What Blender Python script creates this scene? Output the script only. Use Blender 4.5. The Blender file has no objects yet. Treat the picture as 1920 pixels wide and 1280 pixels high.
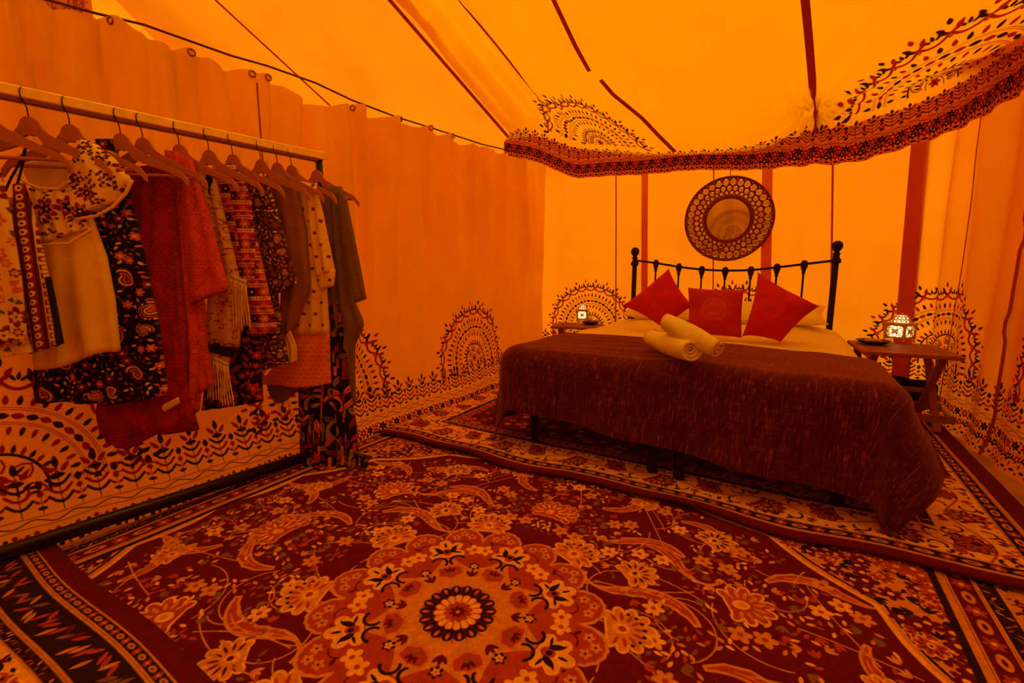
import bpy, math, random
import numpy as np
from mathutils import Vector, Matrix
from mathutils.bvhtree import BVHTree
random.seed(7); rng = np.random.default_rng(7)
PI = math.pi
SC = bpy.context.scene
COL = SC.collection

# ------------------------------------------------------------------ camera, sky, exposure
FPX, HORIZON, CAMH = 865.0, 513.0, 1.0
PITCH = math.atan((640 - HORIZON) / FPX)
cam_d = bpy.data.cameras.new('camera'); cam = bpy.data.objects.new('camera', cam_d); COL.objects.link(cam)
cam_d.sensor_width = 36.0; cam_d.lens = FPX / 1920 * 36.0
cam_d.clip_start = 0.02
cam.location = (0, 0, CAMH); cam.rotation_euler = (PI / 2 - PITCH, 0, 0)
SC.camera = cam
world = bpy.data.worlds.new('sky'); SC.world = world; world.use_nodes = True
bg = world.node_tree.nodes['Background']
bg.inputs[0].default_value = (0.92, 0.96, 1.0, 1); bg.inputs[1].default_value = 1.0
sun_d = bpy.data.lights.new('sun', 'SUN'); sun = bpy.data.objects.new('sun', sun_d); COL.objects.link(sun)
sun_d.energy = 2.0; sun_d.angle = 0.3; sun_d.color = (1, 0.95, 0.86)
sun.rotation_euler = Vector((0.66, 0.10, -0.74)).to_track_quat('-Z', 'Y').to_euler()   # sun stands left of the camera, beyond the next bay
sun.location = (-6, -1, 8)
SC.view_settings.view_transform = 'Standard'; SC.view_settings.look = 'None'
SC.view_settings.gamma = 1.0; SC.view_settings.use_curve_mapping = False
SC.view_settings.exposure = 1.75
SC.cycles.max_bounces = 10; SC.cycles.diffuse_bounces = 6; SC.cycles.transmission_bounces = 6
SC.cycles.use_denoising = True

# ------------------------------------------------------------------ measuring helpers
cp_, sp_ = math.cos(PITCH), math.sin(PITCH)
def ray(x, y):
    u = (x - 960) / FPX; v = (y - 640) / FPX
    return np.array([u, cp_ - v * sp_, -v * cp_ - sp_])
ORG = np.array([0, 0, CAMH])
def on_level(x, y, z=0.0):
    d = ray(x, y); return ORG + d * ((z - CAMH) / d[2])
def on_plane(x, y, p, n):
    d = ray(x, y); p = np.asarray(p, float); n = np.asarray(n, float)
    return ORG + d * (np.dot(n, p - ORG) / np.dot(n, d))
def on_vert(x, y, p, th):                         # upright plane through p running along azimuth th
    return on_plane(x, y, (p[0], p[1], 0), (-math.sin(th), math.cos(th), 0))
def at_depth(x, y, Y):
    d = ray(x, y); return ORG + d * (Y / d[1])
def norm(a):
    a = np.asarray(a, float); return a / max(1e-9, np.linalg.norm(a))

def vnoise(x, y, seed=0):
    x = np.asarray(x, float); y = np.asarray(y, float); x, y = np.broadcast_arrays(x, y)
    xi = np.floor(x).astype(np.int64); yi = np.floor(y).astype(np.int64); xf = x - xi; yf = y - yi
    def h(a, b):
        n = (a * 374761393 + b * 668265263 + seed * 974634777) & 0x7fffffff
        n = ((n ^ (n >> 13)) * 1274126177) & 0x7fffffff
        return ((n ^ (n >> 16)) & 0xffff) / 65535.0
    sx = xf * xf * (3 - 2 * xf); sy = yf * yf * (3 - 2 * yf)
    a = h(xi, yi) * (1 - sx) + h(xi + 1, yi) * sx; b = h(xi, yi + 1) * (1 - sx) + h(xi + 1, yi + 1) * sx
    return (a * (1 - sy) + b * sy) * 2 - 1
def fbm(x, y, seed=0, o=3):
    return sum(vnoise(np.asarray(x) * 2 ** i, np.asarray(y) * 2 ** i, seed + i) * 0.5 ** i for i in range(o))

# ------------------------------------------------------------------ object helpers
def link(o, parent=None):
    COL.objects.link(o)
    if parent is not None: o.parent = parent
    return o
ROOTLOC = {}
def thing(name, label, cat, loc=(0, 0, 0), group=None):
    o = bpy.data.objects.new(name, None); link(o); o.location = loc; o.empty_display_size = 0.05
    o['label'] = label; o['category'] = cat
    if group: o['group'] = group
    ROOTLOC[o.name] = np.array(loc, float)
    return o
def base_of(o):
    b = np.zeros(3)
    while o is not None:
        b = b + np.array(o.location); o = o.parent
    return b
def mesh(name, V, F, mat, parent=None, uv=None, smooth=True, kind=None, label=None, loc=None):
    """V in world coordinates; the object's origin is its parent's (or loc)."""
    V = np.asarray(V, float)
    off = base_of(parent) if parent is not None else np.zeros(3)
    if loc is not None: off = off * 0 + np.array(loc, float)
    me = bpy.data.meshes.new(name); me.from_pydata((V - off).tolist(), [], [list(map(int, f)) for f in F])
    if uv is not None:
        uv = np.asarray(uv, float); lay = me.uv_layers.new(name='UVMap')
        li = np.empty(len(me.loops), np.int32); me.loops.foreach_get('vertex_index', li)
        lay.data.foreach_set('uv', uv[li].astype(np.float32).ravel())
    if smooth: me.polygons.foreach_set('use_smooth', [True] * len(me.polygons))
    me.materials.append(mat); me.update()
    o = bpy.data.objects.new(name, me); link(o, parent)
    if loc is not None and parent is None: o.location = loc
    if kind: o['kind'] = kind
    if label: o['label'] = label
    return o
def tag(o, label, cat, group=None):
    o['label'] = label; o['category'] = cat
    if group: o['group'] = group
    return o

class MB:
    """collects shapes into ONE mesh"""
    def __init__(s): s.V = []; s.F = []; s.n = 0
    def add(s, V, F):
        s.V.append(np.asarray(V, float)); s.F += [[i + s.n for i in f] for f in F]; s.n += len(V); return s
    def box(s, c, d, ax=None, bev=0.0):
        ax = np.eye(3) if ax is None else np.array([norm(a) for a in ax]); c = np.asarray(c, float); h = np.asarray(d, float) / 2
        b = min(bev, min(h) * 0.6) if bev else 0
        if not b:
            P = [[sx * h[0], sy * h[1], sz * h[2]] for sx in (-1, 1) for sy in (-1, 1) for sz in (-1, 1)]
            F = [(0, 1, 3, 2), (4, 6, 7, 5), (0, 4, 5, 1), (2, 3, 7, 6), (0, 2, 6, 4), (1, 5, 7, 3)]
            return s.add(np.array(P) @ ax + c, F)
        idx = {}; P = []
        for sx in (-1, 1):
            for sy in (-1, 1):
                for sz in (-1, 1):
                    for k in range(3):
                        q = np.array([sx, sy, sz]) * (h - b); q[k] = (sx, sy, sz)[k] * h[k]
                        idx[(sx, sy, sz, k)] = len(P); P.append(q)
        F = []
        I = idx
        for k in range(3):
            a, b2 = [i for i in range(3) if i != k]
            for sg in (-1, 1):
                r = []
                for (p, q) in ((-1, -1), (1, -1), (1, 1), (-1, 1)):
                    t = [0, 0, 0]; t[k] = sg; t[a] = p; t[b2] = q; r.append(I[(*t, k)])
                F.append(r)
        for k in range(3):
            a, b2 = [i for i in range(3) if i != k]
            for p in (-1, 1):
                for q in (-1, 1):
                    t0 = [0, 0, 0]; t1 = [0, 0, 0]; t0[k] = -1; t1[k] = 1
                    for t in (t0, t1): t[a] = p; t[b2] = q
                    F.append([I[(*t0, a)], I[(*t1, a)], I[(*t1, b2)], I[(*t0, b2)]])
        for sx in (-1, 1):
            for sy in (-1, 1):
                for sz in (-1, 1): F.append([I[(sx, sy, sz, k)] for k in range(3)])
        return s.add(np.array(P) @ ax + c, F)
    def bar(s, a, b, w, d, up=(0, 0, 1), bev=0.0):
        a = np.asarray(a, float); b = np.asarray(b, float); z = norm(b - a); x = np.cross(up, z)
        x = norm(x) if np.linalg.norm(x) > 1e-4 else norm(np.cross((1, 0, 0), z)); y = np.cross(z, x)
        return s.box((a + b) / 2, (w, d, np.linalg.norm(b - a)), (x, y, z), bev)
    def tube(s, P, r, n=8, closed=False, cap=True):
        P = np.asarray(P, float); m = len(P); R = np.broadcast_to(np.asarray(r, float), (m,))
        T = np.array([norm(P[(i + 1) % m if closed else min(i + 1, m - 1)] - P[(i - 1) % m if closed else max(i - 1, 0)]) for i in range(m)])
        ref = np.array([0, 0, 1.0]) if abs(T[0][2]) < 0.9 else np.array([1.0, 0, 0])
        x = norm(np.cross(ref, T[0])); V = []
        for i in range(m):
            x = norm(x - T[i] * np.dot(x, T[i])); y = np.cross(T[i], x)
            for k in range(n):
                a = 2 * PI * k / n; V.append(P[i] + R[i] * (math.cos(a) * x + math.sin(a) * y))
        F = []
        for i in range(m if closed else m - 1):
            j = (i + 1) % m
            for k in range(n): F.append((i * n + k, i * n + (k + 1) % n, j * n + (k + 1) % n, j * n + k))
        if cap and not closed: F.append(list(range(n))[::-1]); F.append([(m - 1) * n + k for k in range(n)])
        return s.add(V, F)
    def lathe(s, prof, c, n=16, ax=(0, 0, 1)):
        z = norm(ax); x = norm(np.cross((0, 1, 0.01), z)); y = np.cross(z, x); c = np.asarray(c, float); V = []
        for (r, h) in prof:
            for k in range(n):
                a = 2 * PI * k / n; V.append(c + z * h + r * (math.cos(a) * x + math.sin(a) * y))
        F = [(i * n + k, i * n + (k + 1) % n, (i + 1) * n + (k + 1) % n, (i + 1) * n + k) for i in range(len(prof) - 1) for k in range(n)]
        if prof[0][0] > 1e-5: F.append(list(range(n))[::-1])
        if prof[-1][0] > 1e-5: F.append([(len(prof) - 1) * n + k for k in range(n)])
        return s.add(V, F)
    def ball(s, c, r, n=12, m=7):
        return s.lathe([(max(1e-6, r * math.sin(PI * i / m)), -r * math.cos(PI * i / m)) for i in range(m + 1)], c, n)
    def sheet(s, P):                                # grid (rows, cols, 3)
        r, c, _ = P.shape
        return s.add(P.reshape(-1, 3), grid_faces(r, c))
    def plate(s, O, h, axes):                       # extruded outline: O (n,2) in axes[0], axes[1]; thickness along axes[2]
        c, X, Y, Z = axes; n = len(O); O = np.asarray(O, float)
        A = [c + X * p[0] + Y * p[1] - Z * h / 2 for p in O]; B = [a + Z * h for a in A]
        F = [list(range(n))[::-1], list(range(n, 2 * n))] + [(i, (i + 1) % n, n + (i + 1) % n, n + i) for i in range(n)]
        return s.add(A + B, F)
    def build(s, name, mat, parent=None, **k):
        return mesh(name, np.concatenate(s.V), s.F, mat, parent, **k)
def grid_faces(r, c):
    return [(i * c + j, i * c + j + 1, (i + 1) * c + j + 1, (i + 1) * c + j) for i in range(r - 1) for j in range(c - 1)]
def copy_part(o, parent, M=None, name=None):
    c = o.copy(); COL.objects.link(c); c.parent = parent
    if M is not None: c.matrix_local = M
    return c

# ------------------------------------------------------------------ a small painter for flat textile prints (numpy arrays computed here)
class Paint:
    def __init__(s, w, h, ppm, base):
        s.w, s.h, s.ppm = w, h, ppm; s.W = int(w * ppm); s.H = int(h * ppm)
        s.A = np.empty((s.H, s.W, 3), np.float32); s.A[:] = base
    def win(s, x0, x1, y0, y1):
        p = s.ppm; i0 = max(0, int(x0 * p) - 1); i1 = min(s.W, int(x1 * p) + 2); j0 = max(0, int(y0 * p) - 1); j1 = min(s.H, int(y1 * p) + 2)
        if i1 <= i0 or j1 <= j0: return None
        X, Y = np.meshgrid((np.arange(i0, i1) + 0.5) / p, (np.arange(j0, j1) + 0.5) / p)
        return (slice(j0, j1), slice(i0, i1)), X, Y
    def put(s, sl, d, col):                          # d: signed distance in metres, inside positive
        a = np.clip(d * s.ppm + 0.5, 0, 1)[..., None].astype(np.float32)
        s.A[sl] = s.A[sl] * (1 - a) + np.array(col, np.float32) * a
    def drop(s, cx, cy, ang, L, W, col):
        w = s.win(cx - L, cx + L, cy - L, cy + L)
        if not w: return
        sl, X, Y = w; c, n = math.cos(ang), math.sin(ang); X = X - cx; Y = Y - cy
        t = np.clip((X * c + Y * n) / L + 0.5, 0, 1); q = np.abs(-X * n + Y * c); o = np.abs((X * c + Y * n) / L) - 0.5
        hw = W / 2 * 1.9 * np.sqrt(t) * (1 - t) ** 0.75 * 0.95
        s.put(sl, np.where(o > 0, -o * L, hw - q), col)
    def ell(s, cx, cy, ang, a, b, col):
        m = max(a, b); w = s.win(cx - m, cx + m, cy - m, cy + m)
        if not w: return
        sl, X, Y = w; c, n = math.cos(ang), math.sin(ang); X = X - cx; Y = Y - cy
        r = np.sqrt(((X * c + Y * n) / a) ** 2 + ((-X * n + Y * c) / b) ** 2)
        s.put(sl, (1 - r) * min(a, b), col)
    def lens(s, cx, cy, ang, L, W, col):
        w = s.win(cx - L, cx + L, cy - L, cy + L)
        if not w: return
        sl, X, Y = w; c, n = math.cos(ang), math.sin(ang); X = X - cx; Y = Y - cy
        t = (X * c + Y * n) / (L / 2); q = np.abs(-X * n + Y * c)
        s.put(sl, np.where(np.abs(t) > 1, -1, W / 2 * (1 - t * t) - q), col)
    def disc(s, cx, cy, r, col): s.ell(cx, cy, 0, r, r, col)
    def arc(s, cx, cy, r, wd, col, a0=0, a1=2 * PI):
        m = r + wd; w = s.win(cx - m, cx + m, cy - m, cy + m)
        if not w: return
        sl, X, Y = w; X = X - cx; Y = Y - cy; d = wd / 2 - np.abs(np.hypot(X, Y) - r)
        if a1 - a0 < 2 * PI - 1e-6:
            an = (np.arctan2(Y, X) - a0) % (2 * PI); d = np.where(an > a1 - a0, -1, d)
        s.put(sl, d, col)
    def line(s, P, wd, col):
        P = np.asarray(P, float)
        w = s.win(P[:, 0].min() - wd, P[:, 0].max() + wd, P[:, 1].min() - wd, P[:, 1].max() + wd)
        if not w: return
        sl, X, Y = w; d = np.full(X.shape, 1e9)
        for a, b in zip(P[:-1], P[1:]):
            e = b - a; t = np.clip(((X - a[0]) * e[0] + (Y - a[1]) * e[1]) / max(1e-12, e @ e), 0, 1)
            d = np.minimum(d, np.hypot(X - a[0] - t * e[0], Y - a[1] - t * e[1]))
        s.put(sl, wd / 2 - d, col)
    def poly(s, P, col, edge=None, ew=0.003):
        P = np.asarray(P, float); w = s.win(P[:, 0].min() - ew, P[:, 0].max() + ew, P[:, 1].min() - ew, P[:, 1].max() + ew)
        if not w: return
        sl, X, Y = w; ins = np.zeros(X.shape, bool); d = np.full(X.shape, 1e9)
        for a, b in zip(P, np.roll(P, -1, 0)):
            if abs(b[1] - a[1]) > 1e-12:
                ins ^= ((a[1] > Y) != (b[1] > Y)) & (X < (b[0] - a[0]) * (Y - a[1]) / (b[1] - a[1]) + a[0])
            e = b - a; t = np.clip(((X - a[0]) * e[0] + (Y - a[1]) * e[1]) / max(1e-12, e @ e), 0, 1)
            d = np.minimum(d, np.hypot(X - a[0] - t * e[0], Y - a[1] - t * e[1]))
        s.put(sl, np.where(ins, d, -d), col)
        if edge is not None: s.put(sl, ew / 2 - d, edge)
    def rect(s, x0, x1, y0, y1, col):
        w = s.win(x0, x1, y0, y1)
        if not w: return
        sl, X, Y = w; s.put(sl, np.minimum(np.minimum(X - x0, x1 - X), np.minimum(Y - y0, y1 - Y)), col)
    def flower(s, cx, cy, r, n, col, mid, a0=0.0, wd=None):
        for k in range(n):
            a = a0 + 2 * PI * k / n; s.ell(cx + 0.58 * r * math.cos(a), cy + 0.58 * r * math.sin(a), a, 0.45 * r, wd or (0.30 * r * 5 / n + 0.04 * r), col)
        s.disc(cx, cy, 0.26 * r, mid)
    def mottle(s, amp, sc, seed):
        y, x = np.mgrid[0:s.H, 0:s.W]; s.A *= (1 + amp * fbm(x / s.ppm * sc, y / s.ppm * sc, seed, 2))[..., None].astype(np.float32)
    def image(s, name):
        im = bpy.data.images.new(name, s.W, s.H, float_buffer=True)
        im.colorspace_settings.name = 'Non-Color'
        B = np.ones((s.H, s.W, 4), np.float32); B[..., :3] = np.clip(s.A, 0, 1); im.pixels.foreach_set(B.ravel()); im.update()
        return im

# ------------------------------------------------------------------ materials
def nodes_of(m):
    m.use_nodes = True; return m.node_tree.nodes, m.node_tree.links
def mat(name, col, rough=0.7, metal=0.0, noise=0.0, nscale=30.0, bump=0.0, bscale=200.0, img=None, size=None, ext='REPEAT', sheen=0.0, weave=None, spec=0.3, stretch=None):
    m = bpy.data.materials.new(name); N, L = nodes_of(m); b = N['Principled BSDF']
    b.inputs['Base Color'].default_value = (*col, 1); b.inputs['Roughness'].default_value = rough; b.inputs['Metallic'].default_value = metal
    b.inputs['Specular IOR Level'].default_value = spec
    if sheen: b.inputs['Sheen Weight'].default_value = sheen; b.inputs['Sheen Tint'].default_value = (1, 0.40, 0.22, 1)
    tc = N.new('ShaderNodeTexCoord'); src = None
    if img is not None:
        mp = N.new('ShaderNodeMapping'); mp.inputs['Scale'].default_value = (1 / size[0], 1 / size[1], 1); L.new(tc.outputs['UV'], mp.inputs['Vector'])
        t = N.new('ShaderNodeTexImage'); t.image = img; t.extension = ext; t.interpolation = 'Linear'; L.new(mp.outputs[0], t.inputs['Vector']); src = t.outputs[0]
    if noise:
        n = N.new('ShaderNodeTexNoise'); n.inputs['Scale'].default_value = nscale; n.inputs['Detail'].default_value = 4
        if stretch:
            m3 = N.new('ShaderNodeMapping'); m3.inputs['Scale'].default_value = stretch; L.new(tc.outputs['Object'], m3.inputs['Vector']); L.new(m3.outputs[0], n.inputs['Vector'])
        else: L.new(tc.outputs['Object'], n.inputs['Vector'])
        r = N.new('ShaderNodeMapRange'); r.inputs[1].default_value = 0.3; r.inputs[2].default_value = 0.7; r.inputs[3].default_value = 1 - noise; r.inputs[4].default_value = 1 + noise
        L.new(n.outputs[0], r.inputs[0])
        mx = N.new('ShaderNodeVectorMath'); mx.operation = 'SCALE'
        if src is not None: L.new(src, mx.inputs[0])
        else: mx.inputs[0].default_value = col
        L.new(r.outputs[0], mx.inputs['Scale']); src = mx.outputs[0]
    if src is not None: L.new(src, b.inputs['Base Color'])
    if bump:
        n = N.new('ShaderNodeTexNoise'); n.inputs['Scale'].default_value = bscale; n.inputs['Detail'].default_value = 3; L.new(tc.outputs['Object'], n.inputs['Vector'])
        h = n.outputs[0]
        if weave:
            w = N.new('ShaderNodeTexWave'); w.bands_direction = weave[0]; w.inputs['Scale'].default_value = weave[1]; w.inputs['Distortion'].default_value = weave[2]; L.new(tc.outputs['UV'], w.inputs['Vector'])
            ad = N.new('ShaderNodeMath'); ad.operation = 'ADD'; L.new(n.outputs[0], ad.inputs[0]); L.new(w.outputs[1], ad.inputs[1]); h = ad.outputs[0]
        bp = N.new('ShaderNodeBump'); bp.inputs['Strength'].default_value = bump; bp.inputs['Distance'].default_value = 0.004; L.new(h, bp.inputs['Height']); L.new(bp.outputs[0], b.inputs['Normal'])
    return m
def canvas(name, col, trans, img=None, size=None, ext='REPEAT', share=0.5, noise=0.06, nscale=3.0, thin=None):
    """woven tent cloth: reflects col, lets daylight through tinted by trans"""
    m = bpy.data.materials.new(name); N, L = nodes_of(m); N.remove(N['Principled BSDF']); out = N['Material Output']
    d = N.new('ShaderNodeBsdfDiffuse'); t = N.new('ShaderNodeBsdfTranslucent'); mx = N.new('ShaderNodeMixShader'); mx.inputs[0].default_value = share
    L.new(d.outputs[0], mx.inputs[1]); L.new(t.outputs[0], mx.inputs[2]); L.new(mx.outputs[0], out.inputs[0])
    tc = N.new('ShaderNodeTexCoord')
    n = N.new('ShaderNodeTexNoise'); n.inputs['Scale'].default_value = nscale; n.inputs['Detail'].default_value = 5; L.new(tc.outputs['Object'], n.inputs['Vector'])
    r = N.new('ShaderNodeMapRange'); r.inputs[1].default_value = 0.3; r.inputs[2].default_value = 0.7; r.inputs[3].default_value = 1 - noise; r.inputs[4].default_value = 1 + noise; L.new(n.outputs[0], r.inputs[0])
    src = None
    if img is not None:
        mp = N.new('ShaderNodeMapping'); mp.inputs['Scale'].default_value = (1 / size[0], 1 / size[1], 1); L.new(tc.outputs['UV'], mp.inputs['Vector'])
        ti = N.new('ShaderNodeTexImage'); ti.image = img; ti.extension = ext; L.new(mp.outputs[0], ti.inputs['Vector']); src = ti.outputs[0]
    for c, sock in ((col, d.inputs[0]), (trans, t.inputs[0])):
        s = N.new('ShaderNodeVectorMath'); s.operation = 'SCALE'; L.new(r.outputs[0], s.inputs['Scale'])
        if src is not None:
            k = N.new('ShaderNodeVectorMath'); k.operation = 'MULTIPLY'; L.new(src, k.inputs[0]); k.inputs[1].default_value = c; L.new(k.outputs[0], s.inputs[0])
        else: s.inputs[0].default_value = c
        L.new(s.outputs[0], sock)
    w = N.new('ShaderNodeTexNoise'); w.inputs['Scale'].default_value = 260; L.new(tc.outputs['Object'], w.inputs['Vector'])
    bp = N.new('ShaderNodeBump'); bp.inputs['Strength'].default_value = 0.15; bp.inputs['Distance'].default_value = 0.002; L.new(w.outputs[0], bp.inputs['Height']); L.new(bp.outputs[0], d.inputs[1])
    return m
def emit(name, col, s):
    m = bpy.data.materials.new(name); N, L = nodes_of(m); b = N['Principled BSDF']; b.inputs['Base Color'].default_value = (*col, 1)
    b.inputs['Emission Color'].default_value = (*col, 1); b.inputs['Emission Strength'].default_value = s; return m

INK, RED = (0.035, 0.012, 0.012), (0.30, 0.022, 0.015)

# ------------------------------------------------------------------ the block print used on walls and lining
def arch_pts(r, D, n, ph=0.5):
    Lt = PI * r + 2 * D; out = []
    for k in range(n):
        l = (k + ph) / n * Lt
        if l < D: out.append((r, -D + l, 0.0))
        elif l > Lt - D: out.append((-r, -(l - (Lt - D)), PI))
        else:
            a = (l - D) / r; out.append((r * math.cos(a), r * math.sin(a), a))
    return out
def arch_line(r, D):
    return [(r, -D)] + [(r * math.cos(a), r * math.sin(a)) for a in np.linspace(0, PI, 40)] + [(-r, -D)]
def mandala(im, cx, cy, R, D):
    k = R / 0.5; alt = lambda i: INK if i % 2 else RED
    n = 15; P = arch_pts(0.405 * k, D, n, 0.5); E = arch_pts(0.405 * k, D, n, 0.0) + [(-0.405 * k, -D, PI)]
    for i, (x, y, a) in enumerate(P):
        x0, y0, _ = E[i]; x1, y1, _ = E[i + 1]; q = []
        for t in np.linspace(0, 1, 9):
            b = 4 * t * (1 - t) * 0.030 * k; q.append((cx + x0 + (x1 - x0) * t - math.cos(a) * b, cy + y0 + (y1 - y0) * t - math.sin(a) * b))
        im.line(q, 0.013 * k, RED)
        for j in (-1, 0, 1):
            b = a + j * 0.75; im.drop(cx + x - math.cos(a) * 0.008 * k + math.cos(b) * 0.026 * k, cy + y - math.sin(a) * 0.008 * k + math.sin(b) * 0.026 * k, b, 0.032 * k, 0.016 * k, INK)
    for i, (x, y, a) in enumerate(E):
        for j, rr, c in ((-0.65, 0.040, RED), (0.65, 0.040, INK), (0, 0.066, alt(i)), (-1.0, 0.022, RED), (1.0, 0.022, INK)):
            b = a + j; im.drop(cx + x + math.cos(b) * rr * k, cy + y + math.sin(b) * rr * k, a + j * 0.8, 0.036 * k, 0.021 * k, c)
        im.disc(cx + x - math.cos(a) * 0.022 * k, cy + y - math.sin(a) * 0.022 * k, 0.006 * k, RED)
    def ring(r, step, L, W, off=0.0, tang=False):
        m = int((PI * r * k + 2 * D) / (step * k))
        for i, (x, y, a) in enumerate(arch_pts(r * k, D, m)):
            (im.lens if tang else im.drop)(cx + x, cy + y, a + (PI / 2 if tang else 0) + off, L * k, W * k, alt(i))
    ring(0.330, 0.038, 0.038, 0.022)
    for r in (0.302, 0.294, 0.246, 0.239): im.line([(cx + x, cy + y) for x, y in arch_line(r * k, D)], 0.0028 * k, RED)
    ring(0.270, 0.040, 0.040, 0.024, 0, True)
    ring(0.213, 0.034, 0.034, 0.020, PI)
    ring(0.150, 0.028, 0.030, 0.018)
    im.line([(cx + x, cy + y) for x, y in arch_line(0.130 * k, D)], 0.010 * k, INK)
    for i, (x, y, a) in enumerate(arch_pts(0.088 * k, D * 0.6, 5)):
        q = [(cx + x + k * (0.030 * math.cos(a) * s1 - 0.026 * math.sin(a) * s2), cy + y + k * (0.030 * math.sin(a) * s1 + 0.026 * math.cos(a) * s2))
             for s1, s2 in ((1.1, 0), (0.6, 0.75), (-0.1, 1), (-0.8, 0.6), (-0.5, 0), (-0.8, -0.6), (-0.1, -1), (0.6, -0.75), (1.1, 0))]
        im.line(q, 0.007 * k, RED)
        for sg in (-1, 1): im.drop(cx + x - math.sin(a) * 0.009 * sg * k, cy + y + math.cos(a) * 0.009 * sg * k, a, 0.034 * k, 0.014 * k, INK)
    im.line([(cx + x, cy + y) for x, y in arch_line(0.046 * k, D)], 0.005 * k, INK)
    im.flower(cx, cy + 0.012 * k, 0.030 * k, 6, RED, INK)
def band(im, s0, s1, v0, top, base, per=0.112):
    """plant row, wavy line, flower row; its upper tips reach v0 + top"""
    k = top / 0.41
    n = int(round((s1 - s0) / per)) + 1; y = lambda t: v0 + t * k
    im.rect(s0, s1, v0, y(0.30), base)
    for i in range(n):
        x = s0 + i * per; m = x + per / 2
        im.line([(x, y(0.225)), (x, y(0.40))], 0.003, INK)
        im.drop(x, y(0.395), PI / 2, 0.042 * k, 0.026, INK)
        for sg in (-1, 1):
            im.drop(x + sg * 0.026, y(0.372), PI / 2 - sg * 0.7, 0.040 * k, 0.022, RED)
            for j, c in enumerate((INK, RED, INK)):
                im.line([(x, y(0.312 - j * 0.030)), (x + sg * 0.016, y(0.318 - j * 0.030)), (x + sg * 0.034, y(0.336 - j * 0.030))], 0.010 * k, c)
            im.drop(m + sg * 0.012, y(0.268), PI / 2 - sg * 0.9, 0.022, 0.013, RED)
        im.lens(x, y(0.345), 0, 0.048, 0.022 * k, INK); im.disc(x, y(0.357), 0.006, RED)
        im.lens(m, y(0.325), PI / 2, 0.034, 0.022, INK); im.lens(m, y(0.293), PI / 2, 0.024, 0.02, RED); im.line([(m, y(0.225)), (m, y(0.32))], 0.0025, RED)
        im.lens(m, y(0.245), 0, 0.03, 0.014, INK)
    xs = np.linspace(s0, s1, max(3, n * 8))
    im.line([(s0, y(0.220)), (s1, y(0.220))], 0.003, RED)
    for lo in range(0, len(xs) - 1, 40):
        q = xs[lo:lo + 41]; im.line([(x, y(0.205 + 0.008 * math.sin((x - s0) / per * 2 * PI))) for x in q], 0.004, INK)
    im.line([(s0, y(0.190)), (s1, y(0.190))], 0.003, RED)
    for i in range(n * 2):
        x = s0 + i * per / 2
        im.flower(x, y(0.145), 0.026, 6, INK if i % 2 else RED, RED if i % 2 else base, 0.3)
        im.disc(x + per / 4, y(0.168), 0.008, RED); im.disc(x + per / 4, y(0.122), 0.008, INK)
        im.flower(x + per / 4, y(0.083), 0.022, 5, RED if i % 2 else INK, base, 0.9)
        im.drop(x, y(0.088), PI / 2, 0.03, 0.016, INK); im.drop(x, y(0.052), -PI / 2, 0.026, 0.015, RED)
        im.lens(x + per / 4, y(0.030), 0, 0.034, 0.014, INK); im.disc(x, y(0.016), 0.007, RED)
    im.line([(s0, y(0.108)), (s1, y(0.108))], 0.003, RED)
CREAM = (0.92, 0.92, 0.92)
def print_image(name, w, h, centres, cy, ppm, R=0.5, shift=0.0):
    im = Paint(w, h, ppm, CREAM)
    for i, c in enumerate(centres): mandala(im, c, cy if i != 1 else cy - 0.09, R, max(0.02, cy - 0.33 - shift))
    for a in range(-1, int(w / 0.112) + 1): pass
    band(im, 0.0, w, shift, 0.41, CREAM)
    return im.image(name)

EU = np.array([0.858, -0.514, 0]); EV = np.array([0.514, 0.858, 0]); UP = np.array([0, 0, 1.0])
TH_B = math.atan2(-0.514, 0.858)
C0 = np.array([0.42, 4.90]); C1 = np.array([3.03, 3.28])
# CLOTH COLOURS: reflectance and the tint of the daylight they let through
WALL_R, WALL_T = (0.82, 0.34, 0.020), (0.66, 0.150, 0.001)
ROOF_R, ROOF_T = (0.82, 0.42, 0.030), (0.375, 0.112, 0.001)
LINING_LIGHT_T = (0.77, 0.425, 0.02)

# ================================================================== SETTING
# ---- ground
ground_m = mat('trodden_groundsheet', (0.45, 0.22, 0.13), 0.8, noise=0.25, nscale=6, bump=0.3, bscale=20)
mb = MB()
gx, gy = np.meshgrid(np.linspace(-9, 7, 60), np.linspace(-7, 9, 60))
mb.sheet(np.dstack([gx, gy, 0.006 * fbm(gx * 2, gy * 2, 3) - 0.008]))
floor = mb.build('floor', ground_m, uv=None); floor['kind'] = 'structure'
floor['label'] = 'brown groundsheet showing between the rugs and the right tent wall'

# ---- roof: one slope that falls to the back wall, ridge behind the camera
RIDGE, FRONT = 3.4, 5.9
def roof_z(x, y):
    d = -((x - 0.42) * 0.514 + (y - 4.90) * 0.858)
    return 2.22 + np.where(d < RIDGE, 0.62 * d, 0.62 * RIDGE - 0.62 * RIDGE * (d - RIDGE) / (FRONT - RIDGE))
RN = np.array([0.62 * 0.514, 0.62 * 0.858, 1.0]); RP = np.array([0.42, 4.90, 2.22])
def on_roof(x, y, drop=0.0): return on_plane(x, y, RP - UP * drop, RN)
seam_m = canvas('roof_webbing', (0.50, 0.085, 0.01), (0.55, 0.06, 0.001), share=0.4)
roof_m = canvas('yellow_roof_canvas', ROOF_R, ROOF_T, noise=0.10, nscale=1.6)
a, d = np.meshgrid(np.linspace(-4.6, 4.2, 100), np.r_[np.linspace(-0.12, RIDGE, 60), np.linspace(RIDGE + 0.1, FRONT + 0.1, 12)])
X = 0.42 + 0.858 * a - 0.514 * d; Y = 4.90 - 0.514 * a - 0.858 * d
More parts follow.
